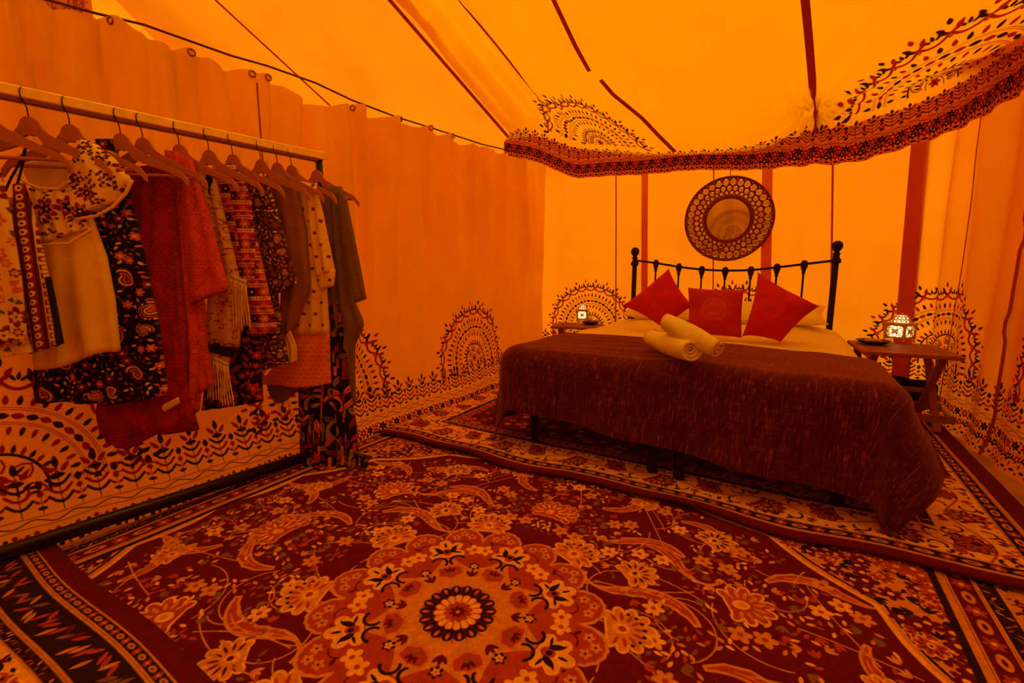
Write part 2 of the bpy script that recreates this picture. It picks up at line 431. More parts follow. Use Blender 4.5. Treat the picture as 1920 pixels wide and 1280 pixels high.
Z = roof_z(X, Y) - 0.05 * np.abs(np.sin(PI * a / 1.1)) * np.clip(d, 0, 1) * 0.3 + 0.012 * fbm(a * 1.5, d * 1.5, 11)
ceiling = MB().sheet(np.dstack([X, Y, Z])).build('ceiling', roof_m, kind='structure')
ceiling.data.materials.append(canvas('lining_light_canvas', (0.85, 0.60, 0.15), LINING_LIGHT_T, noise=0.05, nscale=1.6))
ceiling.data.materials.append(canvas('dimming_roof_canvas', ROOF_R, tuple(np.array(ROOF_T) * 0.75)))  # front slope and left panels pass less light, to darken that end
ac, dc_ = 0.25 * (a[:-1, :-1] + a[1:, 1:] + a[:-1, 1:] + a[1:, :-1]), 0.25 * (d[:-1, :-1] + d[1:, 1:] + d[:-1, 1:] + d[1:, :-1])
ceiling.data.polygons.foreach_set('material_index', ((ac > -0.20 - 0.287 * (dc_ - 0.41)) & (dc_ < RIDGE)).astype(np.int32).ravel() + 2 * ((dc_ >= RIDGE) | ((dc_ > 2.5) & (ac < -0.8))).astype(np.int32).ravel())      # unseen panels over the lining are added to pass extra light into it
ceiling['label'] = 'yellow canvas tent roof sloping down to the back wall'
def strip_pts(P, Nrm, w, name, m, parent, lift=0.006, th=0.003):
    """webbing: a thin strap of width w along the points P, lifted off the cloth along the normals"""
    P = np.asarray(P, float); n = len(P); V = []; F = []
    for i in range(n):
        T = norm(P[min(i + 1, n - 1)] - P[max(i - 1, 0)]); nn = norm(Nrm[i]); sd = norm(np.cross(nn, T))
        c = P[i] + nn * lift
        V += [c + sd * w / 2, c - sd * w / 2, c - sd * w / 2 - nn * th, c + sd * w / 2 - nn * th]
    for i in range(n - 1):
        for k in range(4): F.append((4 * i + k, 4 * i + (k + 1) % 4, 4 * i + 4 + (k + 1) % 4, 4 * i + 4 + k))
    F += [(3, 2, 1, 0), (4 * n - 4, 4 * n - 3, 4 * n - 2, 4 * n - 1)]
    return mesh(name, V, F, m, parent, smooth=False)
for (p, q, w) in (((190, 0), (274, 68), 0.012), ((412, 0), (592, 167), 0.022), ((738, 0), (960, 258), 0.035)):
    A = on_roof(*p); B = on_roof(*q); A = A + (A - B) * 0.8; P = [A + (B - A) * t for t in np.linspace(0, 1.10, 24)]
    for i in range(24): P[i][2] = roof_z(P[i][0], P[i][1]) - 0.03
    strip_pts(P, [-RN] * 24, w, 'seam', seam_m, ceiling)

# ---- walls
def wall_sheet(name, plan, height, m, fold, dv=0.045, ds=0.014, vmin=-0.012, hem=None, label=None, flip=1):
    """plan: polyline (x, y); height(s); fold(s, v) pushes the cloth into the room"""
    plan = np.asarray(plan, float); L = np.r_[0, np.cumsum(np.hypot(*np.diff(plan, axis=0).T))]
    S = np.linspace(0, L[-1], int(L[-1] / ds)); px_ = np.interp(S, L, plan[:, 0]); py_ = np.interp(S, L, plan[:, 1])
    tx, ty = np.gradient(px_), np.gradient(py_); tl = np.hypot(tx, ty); nx, ny = flip * ty / tl, -flip * tx / tl
    nv = int(2.0 / dv); H = np.array([height(s) for s in S]); T = np.linspace(0, 1, nv)
    Vv = vmin + T[:, None] * (H[None] - vmin); Sg = np.broadcast_to(S, Vv.shape); D = fold(Sg, Vv)
    P = np.dstack([px_[None] + nx[None] * D, py_[None] + ny[None] * D, Vv])
    o = mesh(name, P.reshape(-1, 3), grid_faces(*Vv.shape), m, None, uv=np.dstack([Sg, Vv]).reshape(-1, 2), kind='structure')
    if label: o['label'] = label
    return o, P, S
# left curtain: hangs under the roof on a rope, hem kicked into the room
LP = np.array([[-3.45, -0.68], [-1.79, 1.484], [-1.133, 2.342], [-0.276, 3.66], [0.33, 4.84]])
LL = np.r_[0, np.cumsum(np.hypot(*np.diff(LP, axis=0).T))]
SA = LL[1]; SB = LL[2]; SE = LL[-1]
def wall_pt(s): return np.array([np.interp(s, LL, LP[:, 0]), np.interp(s, LL, LP[:, 1])])
def wall_s(px):                                    # arc position whose picture column is px, by bisection on x/y
    lo, hi = 1.6, SE
    for _ in range(50):
        m = (lo + hi) / 2; x, y = wall_pt(m); c = 960 + FPX * x / max(0.2, y * cp_ + 0.15)
        lo, hi = (m, hi) if c < px else (lo, m)
    return lo
GROM = [(-90, 30), (181, 62), (332, 103), (461, 136), (557, 172), (577, 178), (709, 232), (772, 256), (820, 268), (858, 273), (905, 282)]
GS = [wall_s(g[0]) for g in GROM]
TOPS = [(-400, 1.99), (0, 1.985), (215, 2.015), (360, 2.01), (565, 1.985), (700, 1.965), (820, 1.978), (960, 2.02), (1020, 2.12)]
TS = [wall_s(t[0]) for t in TOPS]; TH = [t[1] for t in TOPS]
def l_height(s):
    h = np.interp(s, TS, TH)
    g = np.array(GS); i = np.searchsorted(g, s)
    if 0 < i < len(g):
        t = (s - g[i - 1]) / (g[i] - g[i - 1]); w = min(0.5, g[i] - g[i - 1]); h -= 0.13 * w * math.sin(PI * t) ** 1.2 * (1 if s > SB else 0.45)
    return h
CREASE = [(-30, 0.02, .8), (40, 0.03, .9), (95, 0.05, 1), (150, 0.0, .6), (190, 0.06, 1), (250, -0.03, .7), (330, 0.05, 1), (395, 0.0, .6), (440, 0.06, .9), (480, -0.04, .7), (530, 0.03, .8), (590, -0.05, 1), (640, 0.03, 1), (672, -0.02, .8), (705, 0.04, 1.2), (738, -0.03, .9), (778, 0.0, .8), (812, 0.03, 1.1), (845, -0.02, .8), (868, 0.03, 1.2), (893, -0.02, 1), (918, 0.02, 1), (948, -0.02, .8), (985, 0.01, .9)]
def l_fold(s, v):
    near = np.clip((SB - 0.1 - s) / 0.4, 0, 1)
    kick = -(0.07 + 0.12 * np.clip((SB + 0.45 - s) / 0.6, 0, 1)) * np.clip(v / 0.40, 0, 1) ** 0.8 * np.clip((SE - s) / 0.5, 0, 1)
    right = np.clip((s - SB + 0.05) / 0.3, 0, 1)
    dr = 0.020 * right * np.sin(2 * PI * s / 0.19 + 1.3 * fbm(s * 1.3, v * 0.5, 5)) * (0.35 + 0.65 * np.clip((v - 0.5) / 1.3, 0, 1))
    soft = 0.024 * fbm(s * 1.5, v * 0.5, 21) + 0.030 * fbm(s * 4.5, v * 0.8, 8) + 0.022 * np.sin(s * 21 + 3 * fbm(s * 2, v * 0.7, 14)) * np.clip((v - 0.7) / 0.8, 0, 1)
    pick = 0.010 * right * vnoise(s * 26, v * 34, 4) * np.exp(-(((s - SB - 0.72 - 0.05 * (v - 1)) / 0.09) ** 2)) + 0.010 * right * vnoise(s * 26, v * 34, 6) * np.exp(-(((s - SB - 1.55) / 0.08) ** 2))
    wr = 0.014 * np.sin(v * 58 + 6 * np.sin((s - SA) * 4)) * np.exp(-(((s - SA - 0.32) / 0.20) ** 2) - (((v - 1.72) / 0.16) ** 2))
    loc = s[0]; g = np.array(GS); dist = np.min(np.abs(loc[:, None] - g[None]), 1)[None]
    gath = 0.034 * np.exp(-(dist / 0.05) ** 2) * np.clip((v - 0.9) / 1.0, 0, 1)
    cr = 0
    for (cx_, dft, am) in CREASE:                      # narrow hanging creases, deepest near the rope
        q_ = s - wall_s(cx_) - dft * (1.9 - v) - 0.012 * np.sin(v * 4 + cx_); wd = 0.022 + 0.016 * (1.9 - v)
        cr = cr - 0.060 * am * np.exp(-(q_ / wd) ** 2) * np.clip((v - 0.35) / 0.9, 0, 1) + 0.028 * am * np.exp(-((q_ - 2.2 * wd) / (1.6 * wd)) ** 2) * np.clip((v - 0.35) / 0.9, 0, 1)
    hemrag = 0.02 * fbm(s * 5, 0 * v, 9) * np.clip(1 - v / 0.2, 0, 1)
    return kick + cr + dr + soft + pick + wr + gath + hemrag
cenL = [SA + 0.03 - 1.33, SA + 0.03, SA + 1.36, SA + 2.72]
imL = print_image('curtain_print', SE + 0.02, 1.10, cenL, 0.30, 520, 0.50, -0.12)
left_m = canvas('left_curtain_cloth', (0.95, 0.62, 0.02), (0.98, 0.60, 0.01), img=imL, size=(SE + 0.02, 1.10), ext='EXTEND', share=0.48)
wall_left, PLf, SLf = wall_sheet('wall_left', LP, l_height, left_m, l_fold, flip=1,
    label='orange curtain wall with block printed half medallions hanging behind the clothes rack')
PLg = PLf
brass = mat('dark_brass', (0.30, 0.10, 0.03), 0.35, metal=0.8)
tor = MB().tube([(0.014 * math.cos(t), 0, 0.014 * math.sin(t)) for t in np.linspace(0, 2 * PI, 17)[:-1]], 0.004, 6, closed=True)
gm = None
for (gx_, gy_) in GROM:
    j = int(np.argmin(np.abs(SLf - wall_s(gx_)))); col = PLg[:, j]
    p = col[-2] * 0.45 + col[-1] * 0.55 - UP * 0.0; T = norm(PLg[-2, min(j + 1, len(SLf) - 1)] - PLg[-2, j - 1]); T[2] = 0; T = norm(T); nn = norm(np.cross(T, UP))
    if gm is None:
        gm = tor.build('grommet', brass, wall_left)
        o = gm
    else: o = copy_part(gm, wall_left)
    o.matrix_local = Matrix(((T[0], nn[0], 0, p[0] + nn[0] * 0.006), (T[1], nn[1], 0, p[1] + nn[1] * 0.006), (T[2], nn[2], 1, p[2]), (0, 0, 0, 1)))
rope_m = mat('dark_rope', (0.10, 0.03, 0.02), 0.9, noise=0.3, nscale=200)
RPX = [(-200, -20), (60, 12), (180, 45), (270, 66), (432, 116), (500, 135), (592, 167), (660, 192), (740, 222), (830, 250), (905, 274), (985, 292), (1016, 296)]
rp = []
for (x, y) in RPX:
    y -= 16 if x < 300 else 9 if x < 650 else 2
    w = wall_pt(wall_s(x)) + np.array([-0.80, 0.60]) * (0.17 if x < 650 else 0.09); r = on_vert(x, y, w, math.atan2(0.85, 0.52)); rp.append(r + norm([ORG[0] - r[0], ORG[1] - r[1], 0]) * 0.02)
MB().tube(rp, 0.005, 6).build('rope', rope_m, wall_left)
# vertical join between the two curtain lengths
js = wall_s(567); j = int(np.argmin(np.abs(SLf - js)))
join_m = canvas('curtain_join', (0.62, 0.17, 0.015), (0.5, 0.08, 0.002))
strip_pts(PLf[6:-1, j], [norm((0.85, -0.52, 0))] * (len(PLf) - 7), 0.008, 'seam', join_m, wall_left, lift=0.004)

# ---- back wall, on past the left curtain into the next bay
def b_fold(s, v):
    q = s - 3.6
    return (0.020 * np.sin(2 * PI * q / 0.37 + 1.2 * fbm(s * 0.9, v * 0.4, 31)) * (0.4 + 0.6 * np.clip(v / 1.6, 0, 1)) + 0.010 * fbm(s * 4, v * 0.7, 33)
            + 0.03 * np.clip(1 - v / 0.12, 0, 1) + 0.014 * np.exp(-((q - 0.10) / 0.03) ** 2) + 0.018 * np.exp(-((q - 0.62) / 0.04) ** 2))
BP = [C0[:2] - 3.6 * EU[:2], C0, C1]
imB = print_image('back_wall_print', 1.33, 1.10, [0.42 + 0.0], 0.45, 520, 0.50, 0.0)
imB = None
_im = Paint(1.344, 1.10, 520, CREAM)
for c in (0.40 - 1.344, 0.40, 0.40 + 1.344): mandala(_im, c, 0.46, 0.50, 0.10)
band(_im, 0.0, 1.344, 0.0, 0.41, CREAM); imB = _im.image('back_wall_print')
back_m = canvas('back_wall_cloth', WALL_R, tuple(np.array(WALL_T) * (1.0, 1.15, 1.2)), img=imB, size=(1.344, 1.10), share=0.5)
# the repeat must not tile upward: clamp the height
nt = back_m.node_tree
mpn = [n for n in nt.nodes if n.type == 'MAPPING'][0]; tin = [n for n in nt.nodes if n.type == 'TEX_IMAGE'][0]
mn = nt.nodes.new('ShaderNodeVectorMath'); mn.operation = 'MINIMUM'; mn.inputs[1].default_value = (1e6, 0.995, 1); nt.links.new(mpn.outputs[0], mn.inputs[0]); nt.links.new(mn.outputs[0], tin.inputs['Vector'])
def b_uv_shift(o, ds):
    lay = o.data.uv_layers[0]; n = len(lay.data); a = np.empty(n * 2, np.float32); lay.data.foreach_get('uv', a); a[0::2] += ds; lay.data.foreach_set('uv', a)
wall_back, PB, SB_ = wall_sheet('wall_back', BP, lambda s: 2.22, back_m, b_fold, flip=1, label='glowing orange back wall printed with half medallions behind the bed')
b_uv_shift(wall_back, 0.42 - 0.42 + (0.40 - 0.44) - 3.6 + 1.344 * 3)
# webbing straps and stitched seams
strap_m = canvas('red_webbing', (0.66, 0.16, 0.02), (0.74, 0.12, 0.001), share=0.5)
strap2_m = canvas('orange_webbing', (0.84, 0.30, 0.02), (0.84, 0.17, 0.002), share=0.5)
wseam_m = canvas('wall_seam', (0.62, 0.16, 0.015), (0.62, 0.08, 0.001))
def back_strip(xt, xb, w, m, name, s_over=None):
    pt = on_vert(xt, 300, C0, TH_B); pb = on_vert(xb, 700, C0, TH_B)
    st, sb = [np.dot(p[:2] - C0, EU[:2]) + 3.6 for p in (pt, pb)]
    P = []
    for i in range(len(PB)):
        v = PB[i, 0, 2]; t = (pt[2] - v) / (pt[2] - pb[2]); s = st + (sb - st) * t
        P.append([np.interp(s, SB_, PB[i, :, k]) for k in range(3)])
    strip_pts(P, [-EV] * len(P), w, name, m, wall_back, lift=0.008)
for xt, xb, w in ((1210, 1209, 0.058), (1440, 1434, 0.075), (1722, 1686, 0.105)): back_strip(xt, xb, w, strap_m if w > 0.1 else strap2_m, 'strap')
for xt, xb, w in ((1156, 1154, 0.012), (1340, 1337, 0.010), (1561, 1556, 0.014)): back_strip(xt, xb, w, wseam_m, 'seam')

# ---- right wall
W0 = C1; W1 = np.array([2.507, 2.137]); W2 = W1 + norm(W1 - np.array([2.972, 3.163])) * 4.8
def r_fold(s, v):
    return 0.028 * np.sin(2 * PI * s / 0.34 + fbm(s * 1.1, v * 0.4, 41)) * (0.5 + 0.5 * np.clip(v / 1.5, 0, 1)) + 0.012 * fbm(s * 4, v, 43) + 0.05 * np.clip(1 - v / 0.1, 0, 1) * 0.6
right_m = back_m
wall_right, PR, SR = wall_sheet('wall_right', [W0, W1, W2], lambda s: 2.22 + 0.10 * s if s < 4 else 2.62, right_m, r_fold, flip=1, label='orange printed right tent wall sloping toward the camera')
b_uv_shift(wall_right, 3.04 + 0.02 + (0.40 - 0.44) + 1.344 - 0.112)
j = int(np.argmin(np.abs(SR - 0.90)))
strip_pts([PR[i, min(len(SR) - 1, j + int(1.02 * math.sin(i * 0.35)))] for i in range(len(PR))], [norm((-0.9, 0.4, 0))] * len(PR), 0.030, 'seam', seam_m, wall_right, lift=0.012)
j2 = int(np.argmin(np.abs(SR - 0.22)))
strip_pts(PR[:, j2], [norm((-0.9, 0.4, 0))] * len(PR), 0.010, 'seam', wseam_m, wall_right, lift=0.012)

# ---- the unseen sides of the tent, so that daylight only comes through cloth; their translucency shapes the room's light
plain_m = canvas('plain_wall_cloth', WALL_R, tuple(np.array(WALL_T) * 0.7))
front_plain_m = canvas('dimming_wall_cloth', WALL_R, tuple(np.array(WALL_T) * 0.25))  # unseen near stretch, translucency cut to darken the curtain's left end
outer_m = canvas('outer_wall_cloth', WALL_R, (0.96, 0.30, 0.003), share=0.65)  # unseen far stretch, extra translucent to brighten the curtain near the corner
front_m = canvas('front_wall_cloth', WALL_R, tuple(np.array(WALL_T) * 0.35), img=imB, size=(1.344, 1.10))  # unseen, translucency lowered to darken the room's front
nt = front_m.node_tree; mpn = [n for n in nt.nodes if n.type == 'MAPPING'][0]; tin = [n for n in nt.nodes if n.type == 'TEX_IMAGE'][0]
mn = nt.nodes.new('ShaderNodeVectorMath'); mn.operation = 'MINIMUM'; mn.inputs[1].default_value = (1e6, 0.995, 1); nt.links.new(mpn.outputs[0], mn.inputs[0]); nt.links.new(mn.outputs[0], tin.inputs['Vector'])
fr0 = C0 - FRONT * EV[:2] - 4.4 * EU[:2]; fr1 = C0 - FRONT * EV[:2] + 4.2 * EU[:2]
wall_sheet('wall_front', [fr1, fr0], lambda s: 2.22, front_m, lambda s, v: 0.04 * np.sin(s * 15 + fbm(s, v, 77)), ds=0.04, dv=0.08)
lf = C0 - 3.6 * EU[:2]
om_ = lf - 2.4 * EV[:2]
wall_sheet('wall_far_left', [om_, lf], lambda s: 4.4, outer_m, lambda s, v: 0.03 * np.sin(s * 9), ds=0.1, dv=0.1)
wall_sheet('wall_far_left', [fr0 + 0.8 * EU[:2], om_], lambda s: 4.4, front_plain_m, lambda s, v: 0.03 * np.sin(s * 9), ds=0.1, dv=0.1)
ro = C1 + 0.9 * EU[:2]
wall_sheet('wall_far_right', [ro + 0.1 * EV[:2], ro - (FRONT + 0.1) * EV[:2]], lambda s: 4.4, plain_m, lambda s, v: 0.03 * np.sin(s * 9), ds=0.1, dv=0.1)

# ---- draped inner lining with its printed valance
K = [  # column: valance foot (x, y), print top, belly (x, y), x at the picture's top edge, how far the cloth hangs below the roof
    (945, 292, 266, 958, 252, 738, 0.06), (1000, 302, 270, 1003, 216, 838, 0.10), (1045, 320, 277, 1045, 238, 882, 0.16), (1080, 333, 284, 1092, 260, 915, 0.24),
    (1140, 330, 289, 1150, 275, 958, 0.34), (1210, 327, 292, 1214, 287, 1003, 0.44), (1300, 319, 289, 1300, 287, 1090, 0.54), (1400, 319, 284, 1400, 277, 1240, 0.58),
    (1470, 314, 268, 1474, 246, 1390, 0.58), (1530, 309, 253, 1530, 209, 1510, 0.56), (1600, 304, 243, 1608, 198, 1640, 0.56), (1700, 276, 214, 1700, 168, 1815, 0.54),
    (1800, 240, 167, 1800, 128, 1990, 0.52), (1920, 172, 88, 1920, 66, 2200, 0.50), (2100, 70, -30, 2100, -50, 2480, 0.46)]
YX = [945, 1045, 1200, 1400, 1530, 1700, 1800, 1920, 2100]; YY = [4.52, 4.45, 4.10, 3.66, 3.42, 3.10, 2.80, 2.30, 1.75]
def smooth_cols(A, n):                               # Catmull-Rom through the rows of A
    m = len(A); T = np.linspace(0, m - 1, n); i = np.clip(np.floor(T).astype(int), 0, m - 2); f = (T - i)[:, None]
    g = lambda k: A[np.clip(k, 0, m - 1)]
    a, b, c, d = g(i - 1), g(i), g(i + 1), g(i + 2)
    return 0.5 * (2 * b + (c - a) * f + (2 * a - 5 * b + 4 * c - d) * f * f + (3 * b - a - 3 * c + d) * f ** 3)
rows = [[], [], [], [], [], []]
for (xb, yb, yt, xm, ym, x0, hang) in K:
    Yv = np.interp(xb, YX, YY)
    bot = at_depth(xb, yb, Yv + 0.03); top = at_depth(xb, yt, Yv); bel = at_depth(xm, ym, np.interp(xm, YX, YY) - 0.10)
    sky = on_roof(x0, 0, hang); up = sky + (sky - bel) * 1.1; up[2] = min(up[2], roof_z(up[0], up[1]) - 0.05 - 0.4 * hang)
    mid = (bel + sky) / 2 - UP * 0.10 * hang
    for r, p in zip(rows, (bot, top, bel, mid, sky, up)): r.append(p)
NC = 230
R6 = np.array([smooth_cols(np.array(r), NC) for r in rows])
parts_ = []
G = []
for (i0, i1, n) in ((0, 1, 14), (1, 2, 12), (2, 5, 46)):
    seg = R6[i0:i1 + 1]
    if i1 - i0 == 1: q = np.array([seg[0] + (seg[1] - seg[0]) * t for t in np.linspace(0, 1, n)])
    else: q = np.stack([smooth_cols(seg[:, c], n) for c in range(NC)], 1)
    G.append(q if i0 == 0 else q[1:])
G = np.concatenate(G)
ul = np.r_[0, np.cumsum(np.linalg.norm(np.diff(R6[1], axis=0), axis=1))]
vl = np.concatenate([np.zeros((1, NC)), np.cumsum(np.linalg.norm(np.diff(G, axis=0), axis=2), axis=0)])
# waves in the free hem and gathers towards the tie
wv = 0.018 * np.sin(ul / 0.19 * 2 * PI + 2 * fbm(ul * 1.2, ul * 0, 51))[None] * np.clip(1 - vl / 0.26, 0, 1)
G[..., 1] += wv; G[..., 2] += 0.35 * wv
G[..., 2] += 0.010 * fbm(ul[None] * 2.0 + vl * 0, vl * 1.0, 52) * np.clip(vl - 0.3, 0, 1)
uu = np.broadcast_to(ul, vl.shape); nc = np.interp(955 + (np.arange(NC) / (NC - 1)) * 0, [0, 1], [0, 1])
leftpl = np.clip(1 - ul / 0.9, 0, 1)[None]
G[..., 2] += 0.042 * np.sin(ul / 0.15 * 2 * PI)[None] * leftpl * np.clip((vl - 0.25) / 0.3, 0, 1)
tie_c = int(np.argmin(np.linalg.norm(R6[2] - at_depth(1530, 209, 3.32), axis=1)))
du = (ul - ul[tie_c])[None]; dvv = vl - vl[25, tie_c]
G[..., 2] += 0.022 * np.cos(np.arctan2(dvv, du) * 16) * np.exp(-(np.hypot(du, dvv) / 0.32) ** 2) * np.clip(np.hypot(du, dvv) / 0.06, 0, 1)
WL = ul[-1] + 0.02
u17 = np.interp(1752, [np.interp(c, np.arange(NC), 960 + FPX * R6[2][:, 0] / (R6[2][:, 1] * cp_ + (CAMH - R6[2][:, 2]) * sp_)) for c in range(NC)], ul)
pl = Paint(WL, 1.05, 420, CREAM)
for c in (u17, u17 - 2.30, u17 - 1.16 * 0 + 1.33): mandala(pl, c, 0.34, 0.56, 0.02)
pl.rect(0, WL, 0, 0.06, CREAM); band(pl, 0, WL, 0.0, 0.27, CREAM, 0.095)
imV = pl.image('lining_print')
lin_m = canvas('draped_lining_cloth', (0.86, 0.48, 0.02), (0.92, 0.50, 0.010), img=imV, size=(WL, 1.05), ext='EXTEND', share=0.68)
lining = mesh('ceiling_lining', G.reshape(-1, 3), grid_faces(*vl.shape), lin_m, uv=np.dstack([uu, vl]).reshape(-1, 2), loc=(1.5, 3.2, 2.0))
lining.data.materials.append(canvas('shaded_valance_cloth', (0.80, 0.30, 0.012), (0.66, 0.17, 0.001), img=imV, size=(WL, 1.05), ext='EXTEND', share=0.45))  # valance rows darkened: their shade is put into the cloth colour
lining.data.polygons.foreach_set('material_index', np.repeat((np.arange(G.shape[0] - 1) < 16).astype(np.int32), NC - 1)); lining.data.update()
tag(lining, 'swagged yellow ceiling lining with a block printed wavy valance above the bed', 'drapery')
bvh = BVHTree.FromPolygons([tuple(p) for p in G.reshape(-1, 3)], grid_faces(*vl.shape))
def ribbon_on(bv, P, w, name, m, parent):
    pts, ns = [], []
    for (x, y) in P:
        dr = Vector(ray(x, y)).normalized(); h, n, _, _ = bv.ray_cast(Vector(ORG), dr)
        if h is None: continue
        if n.dot(dr) > 0: n = -n
        pts.append(np.array(h)); ns.append(np.array(n))
    if len(pts) > 2: strip_pts(pts, ns, w, name, m, parent, lift=0.010)
def lerp_px(P, n=26):
    P = np.asarray(P, float); L = np.r_[0, np.cumsum(np.hypot(*np.diff(P, axis=0).T))]; t = np.linspace(0, L[-1], n)
    return np.stack([np.interp(t, L, P[:, 0]), np.interp(t, L, P[:, 1])], 1)
ribbon_on(bvh, lerp_px([(815, -60), (862, 0), (940, 95), (1022, 197)]), 0.014, 'seam', seam_m, lining)
ribbon_on(bvh, lerp_px([(1015, -60), (1040, 0), (1080, 85), (1106, 132)]), 0.034, 'seam', seam_m, lining)
ribbon_on(bvh, lerp_px([(1127, 148), (1150, 175), (1205, 220), (1235, 252), (1266, 283)]), 0.034, 'seam', seam_m, lining)
ribbon_on(bvh, lerp_px([(1505, -70), (1510, 0), (1519, 100), (1528, 205), (1530, 248)]), 0.042, 'seam', seam_m, lining)

# ---- a printed swag of the next bay, seen over the curtain at the top left
q = [on_plane(x, y, np.array([*(C0 - 3.2 * EU[:2]), 0]), EU) for x, y in ((30, -60), (165, -60), (172, 60), (36, 60))]
s_, t_ = np.meshgrid(np.linspace(0, 1, 30), np.linspace(0, 1, 16))
Pq = ((1 - s_) * (1 - t_))[..., None] * q[0] + (s_ * (1 - t_))[..., None] * q[1] + (s_ * t_)[..., None] * q[2] + ((1 - s_) * t_)[..., None] * q[3]
Pq += EU * (0.05 * np.sin(s_ * 20) * t_)[..., None]; Pq[..., 2] += 0.05 * np.sin(s_ * 9) * t_
wq = np.linalg.norm(q[1] - q[0]); hq = np.linalg.norm(q[3] - q[0])
pl = Paint(max(0.5, wq), max(0.5, hq), 300, CREAM); mandala(pl, wq * 0.55, hq * 0.60, min(0.5, wq * 0.42), 0.05)
sw = mesh('printed_swag', Pq.reshape(-1, 3), grid_faces(16, 30), canvas('swag_cloth', (0.8, 0.42, 0.02), (0.9, 0.40, 0.006), img=pl.image('swag_print'), size=(max(0.5, wq), max(0.5, hq)), ext='EXTEND'),
          uv=np.dstack([s_ * wq, t_ * hq]).reshape(-1, 2), loc=tuple(q[0]))
tag(sw, 'printed swag of cloth peeping over the curtain top above the clothes rack', 'drapery')

# ================================================================== RUGS
MED = np.array([-0.16, 1.234, 0])                     # centre of the big rug's medallion; rugs lie along EU, EV
TAN, PALE, DRED, BRICK, DARK = (0.64, 0.27, 0.065), (0.85, 0.46, 0.13), (0.125, 0.0040, 0.0040), (0.40, 0.055, 0.018), (0.022, 0.007, 0.007)
OLV = (0.22, 0.11, 0.05)
r0 = random.Random(4)
def scroll(im, x, y, a, L, sg, fill, edge):
    """acanthus scroll: tapering S-shaped leaf with a curled tip"""
    P = []; th = a; px, py = x, y
    for i in range(23):
        t = i / 22; P.append((px, py, 0.16 * L * (math.sin(PI * min(1, t * 1.15 + 0.06)) ** 0.8 + 0.05), th))
        th += sg * (-0.13 + 0.62 * max(0, (t - 0.42) / 0.58) ** 1.3 + 0.5 * max(0, 0.14 - t)); px += math.cos(th) * L / 14; py += math.sin(th) * L / 14
    A = [(p[0] - math.sin(p[3]) * p[2] * 0.5 * (1 + 0.25 * (i % 3 == 0)), p[1] + math.cos(p[3]) * p[2] * 0.5 * (1 + 0.25 * (i % 3 == 0))) for i, p in enumerate(P)]
    B = [(p[0] + math.sin(p[3]) * p[2] * 0.4, p[1] - math.cos(p[3]) * p[2] * 0.4) for p in P]
    im.poly(A + B[::-1], fill, edge, 0.0075 * min(1.3, L / 0.22))
    im.line([(p[0], p[1]) for p in P[4:20]], 0.004, BRICK if fill == TAN else TAN)
def palmette(im, x, y, a, r, fill, edge, core, n=9):
    P = []
    for i in range(n * 6 + 1):
        t = i / (n * 6); b = a - 2.5 + 5.0 * t; rr = r * (0.70 + 0.30 * abs(math.sin(n * PI * t)) ** 0.7) * (1.1 - 0.3 * abs(t - 0.5)); P.append((x + rr * math.cos(b), y + rr * math.sin(b)))
    im.poly(P, fill, edge, r * 0.085)
    for i in range(n):
        b = a - 2.3 + 4.6 * (i + 0.5) / n; im.drop(x + 0.58 * r * math.cos(b), y + 0.58 * r * math.sin(b), b, 0.42 * r, 0.17 * r, core)
    im.ell(x - 0.05 * r * math.cos(a), y - 0.05 * r * math.sin(a), a, 0.30 * r, 0.24 * r, edge); im.disc(x, y, 0.13 * r, core)
def leafy(im, x, y, a, L, c):
    for j in (-0.6, 0, 0.6): im.lens(x + math.cos(a + j) * L * 0.35, y + math.sin(a + j) * L * 0.35, a + j, L * 0.75, L * 0.26, c)
# ---------------- the big medallion rug: field 2.44 x 2.0, border round it
RW, RH, PP = 3.30, 3.00, 560
im = Paint(RW, RH, PP, DRED); OX, OY = 1.63, 1.50
fu, fv = 1.235, 1.06
occupied = [(0, 0, 0.50)]
def free(x, y, r):
    for (a, b, c) in occupied:
        if (a - x) ** 2 + (b - y) ** 2 < (c + r) ** 2: return False
    return True
def quad(f, x, y, a):
    for sx in (1, -1):
        for sy in (1, -1):
            aa = a if sx > 0 else PI - a; aa = aa if sy > 0 else -aa
            f(OX + sx * x, OY + sy * y, aa, sx * sy)
def in_field(x, y): return (abs(x) / 1.20) ** 2.3 + (abs(y) / 1.04) ** 2.3 < 1.02
